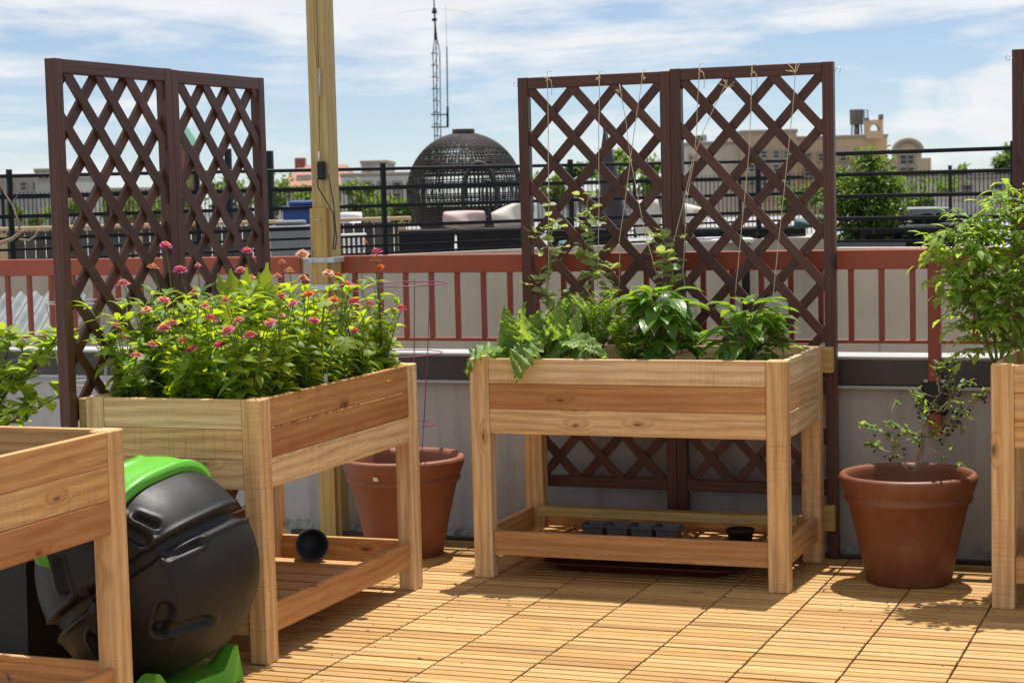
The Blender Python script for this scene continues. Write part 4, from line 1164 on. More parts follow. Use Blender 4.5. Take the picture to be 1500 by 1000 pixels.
m = MB(); c_ = [A0, A1, at(1205, 0, 10.2), B1, at(1750, 0, 60), at(-300, 0, 60)]
m.add([V((p.x, p.y, ZR)) for p in c_], [list(range(6))]); o = m.build('roof_terrace_floor', M['membrane']); o['kind'] = 'structure'
def rail_fence(a, b, z0, zs, label, n):
    t = thing('rail_fence', label, 'fence', (a.x, a.y, 0)); o = V(t.location); o.z = 0
    a_, b_ = V((0, 0, 0)), V((b.x, b.y, 0))-o; d = (b_-a_); L = d.length; d.normalize(); nrm = V((-d.y, d.x, 0))
    for z in zs:
        th = .021 if z > z0+.15 else .014
        m = MB(); m.box(a_+d*L/2+nrm*.1+V((0, 0, z)), d, nrm, V((0, 0, 1)), L, .026, th, .003); m.build('rail', M['black'], t)
    for u in n:
        m = MB(); m.box(a_+d*u+nrm*.1+V((0, 0, (z0+zs[0])/2+.012)), V((0, 0, 1)), d, nrm, zs[0]-z0+.05, .029, .029, .003); m.build('post', M['black'], t)
def along(a, b, px):
    """distance along a-b where pixel column px meets it"""
    best = min(range(2001), key=lambda k: abs(((a.lerp(b, k/2000)-CO).dot(CR)/(a.lerp(b, k/2000)-CO).dot(CF)*FPX+750)-px))
    q = a.lerp(b, best/2000); return (V((q.x, q.y, 0))-V((a.x, a.y, 0))).length
a_, b_ = at(-250, 1.4, 10.0), at(1190, 1.4, 13.2)
rail_fence(a_, b_, 1.086, [1.613, 1.50, 1.388, 1.265, 1.205, 1.145, 1.098], 'long black metal rail fence on the beige wall before the wicker dome', [along(a_, b_, p) for p in (-240, 23, 298, 573, 848, 1124)])
a_, b_ = at(1200, 1.4, 10.1), at(1700, 1.4, 9.1)
rail_fence(a_, b_, 1.116, [1.614, 1.503, 1.388, 1.27, 1.21, 1.15], 'nearer black metal rail fence in front of the green bush', [along(a_, b_, p) for p in (1204, 1475)])

def boxthing(mb, c, wx, wy, wz, rot=0, **k):
    ca, sa = math.cos(rot), math.sin(rot)
    mb.box(V(c)+V((0, 0, wz/2)), V((ca, sa, 0)), V((-sa, ca, 0)), V((0, 0, 1)), wx, wy, wz, **k)
ROT = math.atan2(CR.y, CR.x)   # facing the camera square on
# slatted timber fence with cap
a_, b_ = at(-200, ZR, 15.6), at(600, ZR, 16.2)
t = thing('slat_fence', 'low dark slatted timber screen with wooden cap across the neighbouring terrace', 'fence', a_); d = b_-a_; L = d.length; d.normalize(); nrm = V((-d.y, d.x, 0))
m = MB()
for k in range(int(L/.085)): m.box(d*(k*.085+.04)+V((0, 0, .44)), V((0, 0, 1)), d, nrm, .84, .079, .02, .002, R.random())
m.build('slat_panel', M['greywood'], t)
m = MB(); m.box(d*L/2+V((0, 0, .89)), d, nrm, V((0, 0, 1)), L, .16, .03, .004, .6); m.build('cap', M['capwood'], t)
for k in range(0, int(L/1.1)+1): m = MB(); m.box(d*k*1.1+nrm*-.02+V((0, 0, .43)), V((0, 0, 1)), d, nrm, .86, .07, .05, .003, .5); m.build('post', M['capwood'], t)
# bins
def bin_(px, d, w, h, mat, label):
    p = at(px, ZR, d); t = thing('wheelie_bin', label, 'bin', p, ROT)
    m = MB(); a = w/2*.86; b = w/2
    vs = [(sx_*r, sy_*r, z) for r, z in ((a, 0), (b, h*.93)) for sx_, sy_ in ((-1, -1), (1, -1), (1, 1), (-1, 1))]
    m.add(vs, [[0, 3, 2, 1]]+[[k, (k+1) % 4, 4+(k+1) % 4, 4+k] for k in range(4)])
    for k in range(5): xx = -a+2*a*k/4; m.bx(xx-.008, xx+.008, -b-.002, -a+.02, .05, h*.85, grain='z', bev=.002)
    m.build('body', mat, t)
    m = MB(); m.bx(-b-.02, b+.02, -b-.03, b+.02, h*.93, h*.96, bev=.008); m.bx(-b*.8, b*.8, -b*.8, b*.8, h*.96, h, bev=.012); m.build('lid', mat, t)
bin_(424, 14.0, .27, .93, M['greyplastic'], 'grey plastic bin in front of the blue bin')
bin_(456, 14.6, .40, 1.07, M['blue'], 'tall blue bin with overhanging lid behind the wooden post')
p = at(510, ZR, 17.2); t = thing('white_bucket', 'white lidded tub on the terrace just right of the wooden post', 'tub', p)
m = MB(); m.lathe([(0, 0), (.09, 0), (.11, .90), (0, .90)], 24); m.build('tub', M['white'], t); m = MB(); m.lathe([(0, .94), (.115, .94), (.12, .90), (.12, .88)], 24); m.build('lid', M['white'], t)
# white slat chair back
p = at(516, ZR, 13.6); t = thing('slat_chair', 'white plastic chair with slatted back in front of the timber screen', 'chair', p, ROT)
m = MB()
for k in range(5): x = -.07+.035*k; m.bx(x-.0075, x+.0075, -.01, .01, .42, .80, grain='z', bev=.003)
m.bx(-.09, .09, -.012, .012, .80, .83, bev=.004); m.build('backrest', M['white'], t)
m = MB(); m.bx(-.09, .09, .01, .30, .40, .425, bev=.006); m.build('seat', M['white'], t)
for sx_ in (-.08, .08):
    for sy_ in (.02, .28): m = MB(); m.bx(sx_-.01, sx_+.01, sy_-.01, sy_+.01, 0, .40, grain='z', bev=.003); m.build('leg', M['white'], t)
# wicker sofas
def sofa(px0, px1, d, h, label, arm=False):
    a, b = at(px0, ZR, d), at(px1, ZR, d); w = (b-a).length; c = (a+b)/2
    t = thing('wicker_sofa', label, 'sofa', c, ROT, 'black wicker sofas on the terrace')
    m = MB(); m.bx(-w/2, w/2, 0, .07, .04, h, bev=.012); m.build('backrest', M['wicker'], t)
    m = MB(); m.bx(-w/2, w/2, .072, .75, .04, .36, bev=.012); m.build('seat_base', M['wicker'], t)
    m = MB(); m.bx(-w/2+.02, w/2-.02, .09, .74, .362, .48, bev=.03); m.build('seat_cushion', M['cream'], t)
    return t
sofa(582, 663, 14.4, .83, 'black wicker sofa module left of the pink cushion gap, in front of the dome')
sofa(667, 779, 14.4, .83, 'black wicker sofa module under the white pillow, in front of the dome')
def pillow(px, py, d, w, h, th, mat, label, tilt=0, group=None):
    c = P(px, py, d); t = MB(); n = 14; vs = []
    for s_ in (1, -1):
        for i in range(n+1):
            for j in range(n+1):
                x, y = -1+2*i/n, -1+2*j/n
                k = (max(0, (1-x**4)*(1-y**4)))**.5
                X = x*w/2*(1-.08*y*y); Y_ = y*h/2*(1-.08*x*x)
                vs.append((X*math.cos(tilt)-Y_*math.sin(tilt), s_*th/2*k+.02*math.sin(3*x+2*y), X*math.sin(tilt)+Y_*math.cos(tilt)))
    K = (n+1)**2
    fs = [[i*(n+1)+j, (i+1)*(n+1)+j, (i+1)*(n+1)+j+1, i*(n+1)+j+1] for i in range(n) for j in range(n)]
    t.add(vs, [f[::1] for f in fs]+[[K+q for q in f[::-1]] for f in fs], None, .5, True)
    o = t.build('cushion', mat); o.location = c; o.rotation_euler = (0, 0, ROT); return tag(o, label, 'cushion', group)
pillow(680, 321, 14.55, .33, .13, .14, M['pinkcush'], 'long pinkish cushion lying on the sofa back in front of the dome')
pillow(752, 318, 14.6, .32, .20, .16, M['cream'], 'crumpled white pillow leaning on the sofa beside the trellis', .35)
pillow(948, 318, 14.0, .20, .26, .14, M['cream'], 'upright cream cushion seen through the left lattice panel', .1)
pillow(1012, 315, 13.2, .22, .14, .12, M['cream'], 'cream cushion seen at the left of the right lattice panel', -.3)
pillow(1185, 326, 12.6, .20, .07, .14, M['teal'], 'teal cushion seen at the right of the right lattice panel', .1)
pillow(838, 362, 13.4, .20, .10, .14, M['teal'], 'small teal cushion low behind the left lattice panel', 0)
sofa(800, 915, 14.6, .80, 'black wicker sofa seen through the left lattice panel')
sofa(1015, 1180, 13.9, .80, 'long black wicker sofa seen through the right lattice panel')
def slab_table(px0, px1, d, z, label, mat, th=.03, dep=.5):
    a, b = at(px0, ZR, d), at(px1, ZR, d); w = (b-a).length; c = (a+b)/2; h = z-ZR
    t = thing('terrace_table', label, 'table', c, ROT)
    m = MB(); m.bx(-w/2, w/2, -dep/2, dep/2, h-th, h, bev=.006); m.build('tabletop', mat, t)
    for sx_ in (-1, 1):
        for sy_ in (-1, 1): m = MB(); m.bx(sx_*(w/2-.05)-.025, sx_*(w/2-.05)+.025, sy_*(dep/2-.05)-.025, sy_*(dep/2-.05)+.025, 0, h-th-.0005, grain='z', bev=.004); m.build('leg', M['black'], t)
slab_table(1006, 1096, 13.0, 1.10, 'white low table seen through the right lattice panel', M['white'])
slab_table(1298, 1378, 12.6, 1.28, 'grey topped table beside the green bush', M['greyplastic'], .04)
for px, d in ((1335, 12.0), (1395, 12.3)):
    p = at(px, ZR, d); t = thing('wicker_chair', ('curved black wicker armchair in front of the grey topped table' if px < 1360 else 'black wicker armchair half hidden by the tomato plant'), 'chair', p, ROT, 'black wicker armchairs')
    m = MB(); m.tube([(-.30, .05, .42), (-.30, .0, .78), (-.05, 0, .80), (.12, 0, .80), (.2, 0, .74), (.22, .0, .5), (.22, 0, .05)], .035, 10); m.build('arm_frame', M['wicker'], t)
    m = MB(); m.bx(-.26, .19, .02, .5, .30, .42, bev=.03); m.build('seat', M['wicker'], t)
    m = MB(); m.bx(-.26, .19, .46, .53, .42, .88, bev=.03); m.build('backrest', M['wicker'], t)
    for sx_ in (-.22, .15): m = MB(); m.bx(sx_-.02, sx_+.02, .42, .46, 0, .30, grain='z', bev=.004); m.build('leg', M['wicker'], t)
# folded parasol
p = at(893, ZR, 15.2); t = thing('folded_parasol', 'folded dark grey parasol leaning behind the left lattice panel', 'parasol', p)
m = MB(); m.tube([(0, 0, 0), (.22, 0, 1.2), (-.02, 0, 1.75)], .02, 8) if False else m.tube([(.10, 0, 0), (-.03, 0, 1.60)], .018, 8); m.build('pole', M['black'], t)
m = MB(); pts = [(.055, 0, .55), (.035, 0, .8), (.0, 0, 1.15), (-.02, 0, 1.42), (-.03, 0, 1.56)]; m.tube(pts, [.09, .105, .08, .045, .012], 14); m.build('canopy', plain('grey_canvas', (.05, .045, .05), .9, var=.25, scale=14, bump=.4), t)
# steel posts
for px, py, d in ((336, 218, 18), (397, 221, 18)):
    p = at(px, ZR, d); m = MB(); m.bx(-.027, .027, -.027, .027, 0, P(px, py, d).z-ZR, grain='z', bev=.003); o = m.build('steel_post', M['black'], None, p)
    tag(o, 'bare dark steel post seen through the left trellis' if px < 380 else 'bare dark steel post between the left trellis and the wooden post', 'post')
# wicker dome
dd = 22.; cpt = at(681, 0, dd); rad = 84/FPX*dd; ztop = P(681, 195, dd).z
t = thing('wicker_dome', 'large dark wicker dome daybed on the neighbouring terrace', 'wicker dome', (cpt.x, cpt.y, ZR))
zc = ztop-rad-ZR
m = MB()
def sph(el, az, r=rad): return V((r*math.cos(el)*math.cos(az), r*math.cos(el)*math.sin(az), zc+r*math.sin(el)*(1.0)))
NM = 88
for k in range(NM):
    az = 2*PI*k/NM; b = []
    e0, e1 = -.85, 1.38
    hole = any(abs(((az-c+PI) % (2*PI))-PI) < w for c, w in ((PSI_, .0) for PSI_ in ()))
    b = [sph(e0+(e1-e0)*i/22, az+R.gauss(0, .006)) for i in range(23)]
    m.tube(b, .0075, 4)
for i in range(62):
    el = -.85+2.2*i/61+R.gauss(0, .004)
    if el > 1.40: continue
    if R.random() < .06: continue
    a0 = R.uniform(0, 6.28); ln = 2*PI*(1 if R.random() > .35 else R.uniform(.6, .92))
    n = 60
    m.tube([sph(el, a0+ln*k/n, rad+(.004 if k % 2 else -.004)) for k in range(n+1)], .0075, 4)
m.build('woven_shell', M['domew'], t)
m = MB(); m.lathe([(.0, zc+rad+.045), (.125, zc+rad+.045), (.13, zc+rad+.04), (.13, zc+rad-.03), (0, zc+rad-.03)], 24); m.build('cap', M['greywood'], t)
m = MB(); m.tube([sph(-.15+.62*math.sin(a), -1.9+.98+.30*math.cos(a), rad+.02) for a in [2*PI*k/24 for k in range(25)]], .028, 8); m.build('porthole_frame', M['domew'], t)
m = MB(); m.lathe([(0, .0), (.5, 0), (.58, .35), (.56, .42), (0, .44)], 40); m.build('seat_cushion', M['cream'], t)
# picket fence at the far side of the terrace
a_, b_ = at(-150, ZR, 40), at(1700, ZR, 40); ztp = 1.484+.135
t = thing('picket_fence', 'thin black metal picket fence along the far edge of the terrace', 'fence', a_); d = b_-a_; L = d.length; d.normalize(); nrm = V((-d.y, d.x, 0)); nb = 12
for k in range(nb):
    m = MB(); u0 = L/nb*k; u1 = L/nb*(k+1); q = u0
    while q < u1: m.box(d*q+V((0, 0, (ztp-ZR)/2)), V((0, 0, 1)), d, nrm, ztp-ZR, .018, .018, .001); q += .088
    for z in (ztp-ZR-.12, .15): m.box(d*(u0+u1)/2+V((0, 0, z)), d, nrm, V((0, 0, 1)), u1-u0, .03, .03, .002)
    m.build('picket_panel', M['black'], t)
    m = MB(); m.box(d*u1+V((0, 0, (ztp-ZR)/2+.04)), V((0, 0, 1)), d, nrm, ztp-ZR+.08, .07, .07, .003); m.build('post', M['black'], t)

# trees and bushes
def tree(name, label, cat, px, d, py_top, py_bot, wpx, mat, ground, nl=1500, ls=.14, group=None, gaps=.5):
    zt, zb = P(px, py_top, d).z, P(px, py_bot, d).z; wx = wpx/FPX*d; p = at(px, ground, d)
    t = thing(name, label, cat, p, 0, group)
    hC = zt-zb; cz_ = (zt+zb)/2-ground
    ms, ml = MB(), MB()
    ms.tube([(0, 0, 0), (R.gauss(0, .05), 0, cz_*.6), (0, 0, cz_)], [wx*.035, wx*.028, wx*.015], 7)
    clumps = []
    for k in range(max(9, int(nl/70))):
        for _ in range(50):
            v = V((R.uniform(-1, 1), R.uniform(-1, 1), R.uniform(-1, 1)))
            if v.length < 1: break
        q = V((v.x*wx*.42, v.y*wx*.40, cz_+v.z*hC*.42)); clumps.append((q, R.uniform(.10, .2)*min(wx, hC*1.2)))
        if k < 9: ms.tube([(0, 0, cz_*.55), q*.5+V((0, 0, cz_*.3)), q], [wx*.014, wx*.009, wx*.004], 5)
    for k in range(nl):
        q, r = R.choice(clumps); p_ = q+V((R.gauss(0, r*.6), R.gauss(0, r*.6), R.gauss(0, r*.5)))
        ml.leaf(p_, rv(1), V((0, 0, 1))+rv(.5), ls*R.uniform(.6, 1.3), ls*.6, .4, .2, 2, prof_ov)
    ml.build('crown', mat, t); ms.build('trunk', M['bark'], t)
    return t
p = at(1265, ZR, 12.2)
tree('leafy_bush', 'dense green potted bush right of the double trellis on the neighbouring terrace', 'bush', 1264, 12.2, 212, 372, 125, M['bushleaf'], ZR, 5200, .042)
p = at(1268, ZR, 12.0); t = thing('planter_tub', 'blue grey tub under the green bush on the neighbouring terrace', 'plant pot', (p.x, p.y, ZR)); m = MB(); m.lathe([(0, 0), (.20, 0), (.24, .70), (.25, .74), (.22, .74), (.20, .6), (0, .6)], 32); m.build('tub', M['slate'], t)
tr = [('pale green tree beyond the pickets at the far left', 55, 60, 285, 330, 170, 1, 900), ('low green tree behind the left trellis\' first panel', 190, 62, 276, 330, 160, 1, 900), ('dark green tree below the church spire', 262, 70, 258, 322, 110, 0, 900), ('green tree beside the steel posts', 345, 66, 256, 325, 120, 0, 1100), ('light green tree left of the wooden post', 418, 60, 256, 325, 100, 1, 1000),
      ('light green tree right of the wooden post', 530, 62, 268, 325, 110, 1, 1000), ('bright green low tree left of the dome', 592, 64, 284, 325, 80, 1, 700), ('green tree seen through the left lattice near the dome', 800, 66, 255, 300, 80, 1, 700), ('tall green tree seen through the left lattice panel', 908, 72, 212, 290, 75, 1, 900), ('green tree against the middle trellis stiles', 956, 70, 232, 290, 60, 1, 700),
      ('small green tree seen low in the lattice', 850, 75, 240, 270, 60, 0, 500), ('leafy green tree behind the far pickets right of the bush', 1365, 60, 244, 315, 85, 1, 900), ('dark green tree beside the right hand trellis', 1480, 75, 212, 268, 75, 0, 900), ('distant green tree left of the pale windowed building', 1395, 95, 246, 280, 70, 0, 600), ('green tree hidden low behind the lattice centre', 1180, 68, 270, 320, 90, 1, 700)]
for (lab, px, d, y0, y1, w, li, n) in tr:
    tree('city_tree', lab, 'tree', px, d, y0, y1, w, M['treeleaf2'] if li else M['treeleaf'], -14, n, .012*d*.26, 'trees beyond the neighbouring terrace')

# ------------------------------------------------------------------ the city
def brickmat(name, a, b, mortar, sc=1.):
    m, nt, nd, lk = newmat(name)
    g = attr(nt, 'gc').outputs['Vector']; sw = N(nt, 'ShaderNodeCombineXYZ'); sep = N(nt, 'ShaderNodeSeparateXYZ'); lk.new(g, sep.inputs[0])
    lk.new(math_(nt, 'ADD', sep.outputs[0], sep.outputs[1]), sw.inputs[0]); lk.new(sep.outputs[2], sw.inputs[1])
    br_ = N(nt, 'ShaderNodeTexBrick'); br_.inputs['Scale'].default_value = 4.5*sc; br_.inputs['Color1'].default_value = (*a, 1); br_.inputs['Color2'].default_value = (*b, 1); br_.inputs['Mortar'].default_value = (*mortar, 1); br_.inputs['Mortar Size'].default_value = .012
    lk.new(sw.outputs[0], br_.inputs['Vector'])
    c = mixc(nt, math_(nt, 'MULTIPLY', mapr(nt, noise(nt, g, .35, 5, .6), .4, .7), .35), br_.outputs[0], tuple(x*.7 for x in a))
    finish(nt, c, .85, None, spec=.2); return m
M['tanbrick'] = brickmat('tan_brick', (.52, .36, .24), (.46, .31, .20), (.45, .38, .30))
M['peachwall'] = brickmat('peach_brick', (.58, .44, .30), (.54, .40, .27), (.5, .42, .33))
M['redbrick'] = brickmat('red_brick', (.26, .09, .06), (.32, .12, .08), (.3, .22, .18))
M['greybld'] = wallmat('grey_render', (.46, .45, .42), (.36, .35, .33)); M['whitebld'] = wallmat('white_render', (.66, .65, .62), (.5, .49, .47)); M['beigebld'] = wallmat('beige_render', (.60, .54, .46), (.48, .42, .35))
M['glass'] = plain('window_glass', (.03, .035, .045), .12, var=.2, scale=.8); M['trim'] = plain('window_trim', (.34, .29, .24), .7)
M['redroof'] = plain('red_tile_roof', (.33, .15, .11), .8, var=.2, scale=1.5); M['tank'] = plain('tank_wood', (.13, .12, .115), .8, var=.3, scale=2)
def building(px0, px1, py_top, d, dep, mat, label, wins=(), roofm=None, name='apartment_building', cat='building', parapet=True):
    a, b = at(px0, -14, d), at(px1, -14, d); w = (b-a).length; zt = P((px0+px1)/2, py_top, d).z; h = zt+14
    t = thing(name, label, cat, a, ROT)
    m = MB(); vs = []; gc = []
    for (x, y) in ((0, 0), (w, 0), (w, dep), (0, dep)):
        for z in (0, h): vs.append((x, y, z)); gc.append((x, y, z))
    m.add(vs, [[0, 2, 3, 1], [2, 4, 5, 3], [4, 6, 7, 5], [6, 0, 1, 7], [1, 3, 5, 7]], gc); m.build('wall', mat, t)
    k = d/FPX
    if parapet: m = MB(); m.bx(-.06, w+.06, -.06, dep+.06, h+.003, h+.12+.0008*d, bev=.02); m.build('cornice', roofm or M['trim'], t)
    for (x0, x1, y0, y1) in wins:
        X0, X1 = (x0-px0)*k, (x1-px0)*k; ym = hz((x0+x1)/2); Z1, Z0_ = HCAM+(ym-y0)*k+14, HCAM+(ym-y1)*k+14
        m = MB(); f = .10*(d/80)
        m.bx(X0-f, X1+f, -.10, -.003, Z0_-f, Z0_-.001, bev=.01); m.bx(X0-f, X1+f, -.09, -.003, Z1+.001, Z1+f, bev=.01); m.bx(X0-f, X0-.001, -.06, -.003, Z0_, Z1, bev=.01); m.bx(X1+.001, X1+f, -.06, -.003, Z0_, Z1, bev=.01)
        m.bx(X0, X1, -.07, -.004, (Z0_+Z1)/2-f*.25, (Z0_+Z1)/2+f*.25, bev=.01)
        wn = m.build('window', M['trim'], t); m = MB(); m.bx(X0, X1, -.03, -.002, Z0_, Z1, bev=.001); m.build('pane', M['glass'], wn)
    return t, w, h, k
building(-60, 98, 262, 170, 16, M['greybld'], 'long grey building behind the pickets at the far left', [(x, x+7, 268, 278) for x in range(-40, 95, 18)])
building(52, 78, 251, 165, 8, M['greybld'], 'taller grey block rising above the fence at the far left', [(58, 64, 256, 262), (67, 73, 256, 262)])
building(150, 200, 280, 110, 10, M['redbrick'], 'red brick house seen through the left trellis', [(160, 166, 290, 300), (180, 186, 290, 300)])
# church
a = at(262, -14, 160); k = 160/FPX; w = 28*k
t = thing('church_tower', 'red brick church tower with pointed green copper spire', 'church', a, ROT)
zt = P(276, 214, 160).z+14
m = MB(); vs = []; gc = []
for (x, y) in ((0, 0), (w, 0), (w, w), (0, w)):
    for z in (0, zt): vs.append((x, y, z)); gc.append((x, y, z))
m.add(vs, [[0, 2, 3, 1], [2, 4, 5, 3], [4, 6, 7, 5], [6, 0, 1, 7], [1, 3, 5, 7]], gc); m.build('tower', M['redbrick'], t)
m = MB(); e = .25; h2 = (214-186)*k; m.add([(-e, -e, zt+.02), (w+e, -e, zt+.02), (w+e, w+e, zt+.02), (-e, w+e, zt+.02), (w/2, w/2, zt+h2)], [[0, 1, 4], [1, 2, 4], [2, 3, 4], [3, 0, 4], [3, 2, 1, 0]]); m.build('spire', M['copper'], t)
m = MB(); m.bx(w*.4, w*.6, -.06, -.004, zt-2.2, zt-.7, bev=.02); m.build('belfry_opening', M['glass'], t)
# red roofed house + white buildings
def house(px0, px1, py_e, py_r, d, dep, wall, roof, label, wins=()):
    t, w, h, k = building(px0, px1, py_e, d, dep, wall, label, wins, parapet=False, name='pitched_house', cat='house')
    hr = (py_e-py_r)*k; m = MB(); e = .25
    m.add([(-e, -e, h-.02), (w+e, -e, h-.02), (w+e, dep+e, h-.02), (-e, dep+e, h-.02), (w*.15, dep/2, h+hr), (w*.85, dep/2, h+hr)], [[0, 1, 5, 4], [2, 3, 4, 5], [1, 2, 5], [3, 0, 4], [3, 2, 1, 0]]); rf = m.build('roof', roof, t)
    for q in (.3, .62):
        m = MB(); m.bx(w*q-.5, w*q+.5, dep*.12, dep*.4, h+hr*.05, h+hr*.55, bev=.05); m.build('dormer', M['greybld'], rf)
    m = MB(); m.bx(w*.08, w*.08+.7, dep*.45, dep*.55, h, h+hr*1.35, bev=.03); m.build('chimney', M['redbrick'], rf)
house(412, 512, 272, 240, 130, 12, M['whitebld'], M['redroof'], 'white house with red tiled roof and dormers behind the wooden post', [(x, x+6, 278, 290) for x in range(420, 505, 14)])
building(500, 612, 258, 105, 10, M['whitebld'], 'long white building left of the dome', [(x, x+8, 268, 276) for x in range(512, 605, 22)]+[(x, x+8, 284, 292) for x in range(512, 605, 22)])
building(530, 568, 240, 120, 8, M['greybld'], 'grey rooftop block behind the long white building', [(540, 545, 246, 251)])
building(790, 990, 285, 90, 12, M['whitebld'], 'pale low building seen through the left lattice panel', [(x, x+7, 292, 300) for x in range(800, 985, 24)])
building(1008, 1086, 212, 120, 14, M['beigebld'], 'blank cream building seen through the right lattice panel', [(1012, 1018, 230, 240)])
building(1088, 1168, 195, 118, 14, M['tanbrick'], 'tan brick apartment block seen through the right lattice panel', [(x, x+7, y, y+9) for x in (1098, 1116, 1134, 1150) for y in (222, 242, 262, 282)])
building(1168, 1300, 203, 122, 14, M['peachwall'], 'peach brick building carrying the water tower', [(x, x+7, y, y+9) for x in (1180, 1200, 1232, 1252, 1274) for y in (226, 248)])
# water tank (small) and water tower
def water_tower(px, d, y_top, y_bot, y_leg, wpx, label):
    k = d/FPX; c = at(px, 0, d); zb, zt, zl = P(px, y_bot, d).z, P(px, y_top, d).z, P(px, y_leg, d).z; r = wpx*k/2
    t = thing('water_tower', label, 'water tower', (c.x, c.y+.4, zl))
    m = MB(); m.lathe([(0, zb-zl), (r*.97, zb-zl), (r, zt-zl-.1), (r*1.03, zt-zl), (r*.9, zt-zl+.02), (0, zt-zl+.05)], 28)
    for z in (.15, .4, .65, .9): m.lathe([(r*1.0, zb-zl+(zt-zb)*z), (r*1.02, zb-zl+(zt-zb)*z+.02), (r*1.0, zb-zl+(zt-zb)*z+.06)], 28)
    m.build('tank', M['tank'], t)
    for a in range(4):
        x, y = r*.7*math.cos(a*PI/2+.6), r*.7*math.sin(a*PI/2+.6); m = MB(); m.tube([(x*1.25, y*1.25, 0), (x, y, zb-zl)], .05, 6); m.build('leg', M['black'], t)
    m = MB(); m.tube([(0, 0, 0), (0, 0, zb-zl)], .14, 10); m.build('riser_pipe', M['greyplastic'], t)
    m = MB(); m.tube([(r*1.2, -.1, 0), (r*1.12, -.1, zt-zl)], .03, 5); m.tube([(r*1.2+.25, -.1, 0), (r*1.12+.25, -.1, zt-zl)], .03, 5)
    for q in range(12): z = (zt-zl)*q/12+.1; m.tube([(r*1.15, -.1, z), (r*1.15+.25, -.1, z)], .02, 4)
    m.build('ladder', M['black'], t)
water_tower(1254, 124, 161, 183, 205, 20, 'grey rooftop water tower on legs right of the double trellis')
water_tower(1023, 122, 199, 210, 214, 9, 'small rooftop water tank seen through the right lattice panel')
# belfry with arch opening
k = 121/FPX; a = at(1270, 0, 121); zb, zt = P(1282, 203, 121).z, P(1282, 176, 121).z; w = 24*k
t = thing('roof_belfry', 'peach rooftop belfry with an open arch beside the water tower', 'belfry', (a.x, a.y+.1, zb), ROT); h = zt-zb
poly = [(0, 0), (w, 0), (w, h), (0, h)]
m = MB(); hw_ = w*.28
m.bx(0, w/2-hw_, 0, .8, 0, h*.98, bev=.01, grain='z'); m.bx(w/2+hw_, w, 0, .8, 0, h*.98, bev=.01, grain='z'); m.bx(w/2-hw_, w/2+hw_, .01, .79, 0, h*.42, bev=.01)
arc = [(w/2-hw_, h)]+[(w/2+hw_*math.cos(PI-PI*i/12), h*.52+hw_*math.sin(PI-PI*i/12)) for i in range(13)]+[(w/2+hw_, h)]
m.prism(arc, (0, .0, 0), (1, 0, 0), (0, 0, 1), (0, 1, 0), .8); m.build('arch', M['peachwall'], t)
m = MB(); m.bx(w*.86, w*1.0, -.1, .9, h, h+.35, grain='z', bev=.02); m.bx(0, w*.14, -.1, .9, h, h+.15, grain='z', bev=.02); m.build('finial', M['tank'], t)
# arched gable building
k = 112/FPX; px0, px1 = 1310, 1364
t, w, h, k = building(px0, px1, 232, 112, 14, M['peachwall'], 'peach building with round arched gable and dark windows', [(1319, 1327, 228, 240), (1331, 1338, 228, 240), (1319, 1327, 246, 256), (1331, 1338, 246, 256)], parapet=False)
wg = 40*k; hg = (232-205)*k
m = MB(); m.prism([(0, 0)]+[(wg/2+wg/2*math.cos(PI-PI*i/20), hg*.35+hg*.65*math.sin(PI-PI*i/20)) for i in range(21)]+[(wg, 0)], (0, .0, h+.002), (1, 0, 0), (0, 0, 1), (0, 1, 0), .7); m.build('arched_gable', M['peachwall'], t)
m = MB(); m.tube([(wg/2+wg/2*math.cos(PI-PI*i/20), -.05, h+.002+hg*.35+hg*.65*math.sin(PI-PI*i/20)) for i in range(21)], .18, 6); m.build('gable_moulding', M['trim'], t)
building(1378, 1520, 262, 70, 10, M['beigebld'], 'pale beige low building with dark windows at the right', [(1387, 1394, 278, 284), (1411, 1421, 272, 285), (1456, 1467, 270, 283)])
building(1405, 1458, 294, 52, 3, M['greybld'], 'grey parapet block in front of the pale beige building', [])
building(1290, 1345, 270, 84, 8, M['whitebld'], 'small white building behind the green bush', [(1300, 1306, 280, 288), (1320, 1326, 280, 288)])
# antenna mast
k = 90/FPX; a = at(640, -14, 90)
t = thing('antenna_mast', 'tall lattice radio antenna mast rising behind the dome', 'antenna', a, ROT)
def AP(px, py): q = P(px, py, 90); return V(((q-a).dot(V((math.cos(ROT), math.sin(ROT), 0))), 0, q.z+14))
m = MB(); 
base_z = 0
legs = [(634.5, 637), (640, 641), (644.5, 646)]
for i, (xt, xb2) in enumerate(legs):
    yo = (.16, -.16, .16)[i]
    p0, p1, p2, p3 = AP(xb2, 215), AP(xt, 78), AP((xt+639)/2, 62), AP(639, 52)
    m.tube([V((p0.x, yo, 0)), V((p0.x, yo, p0.z)), V((p1.x, yo, p1.z)), V((p2.x, yo*.5, p2.z)), V((p3.x, 0, p3.z))], .025, 5)
z = 2.
while z < AP(640, 75).z:
    f = z/AP(640, 75).z; xa_, xb3 = AP(637-2.5*f, 200).x, AP(646-1.5*f, 200).x
    m.tube([(xa_, .16, z), (xb3, .16, z)], .02, 4); m.tube([(xa_, .16, z), ((xa_+xb3)/2, -.16, z)], .02, 4); m.tube([((xa_+xb3)/2, -.16, z), (xb3, .16, z+.55)], .018, 4); z += .55
m.build('lattice_tower', M['black'], t)
m = MB(); m.tube([AP(639, 60), AP(638.2, 40), AP(636.5, 0), AP(636, -40)], [.09, .05, .03, .02], 6)
for y_, r_ in ((16, .09), (20, .13), (31, .12)): q = AP(637.2, y_); m.tube([q-V((0, 0, .06)), q+V((0, 0, .06))], r_, 8)
for s_ in (-1, 1): m.tube(bez(AP(637, 16), AP(637+s_*30, 15), AP(637+s_*58, 24), 8), .004, 4)
m.build('whip_antenna', M['black'], t)
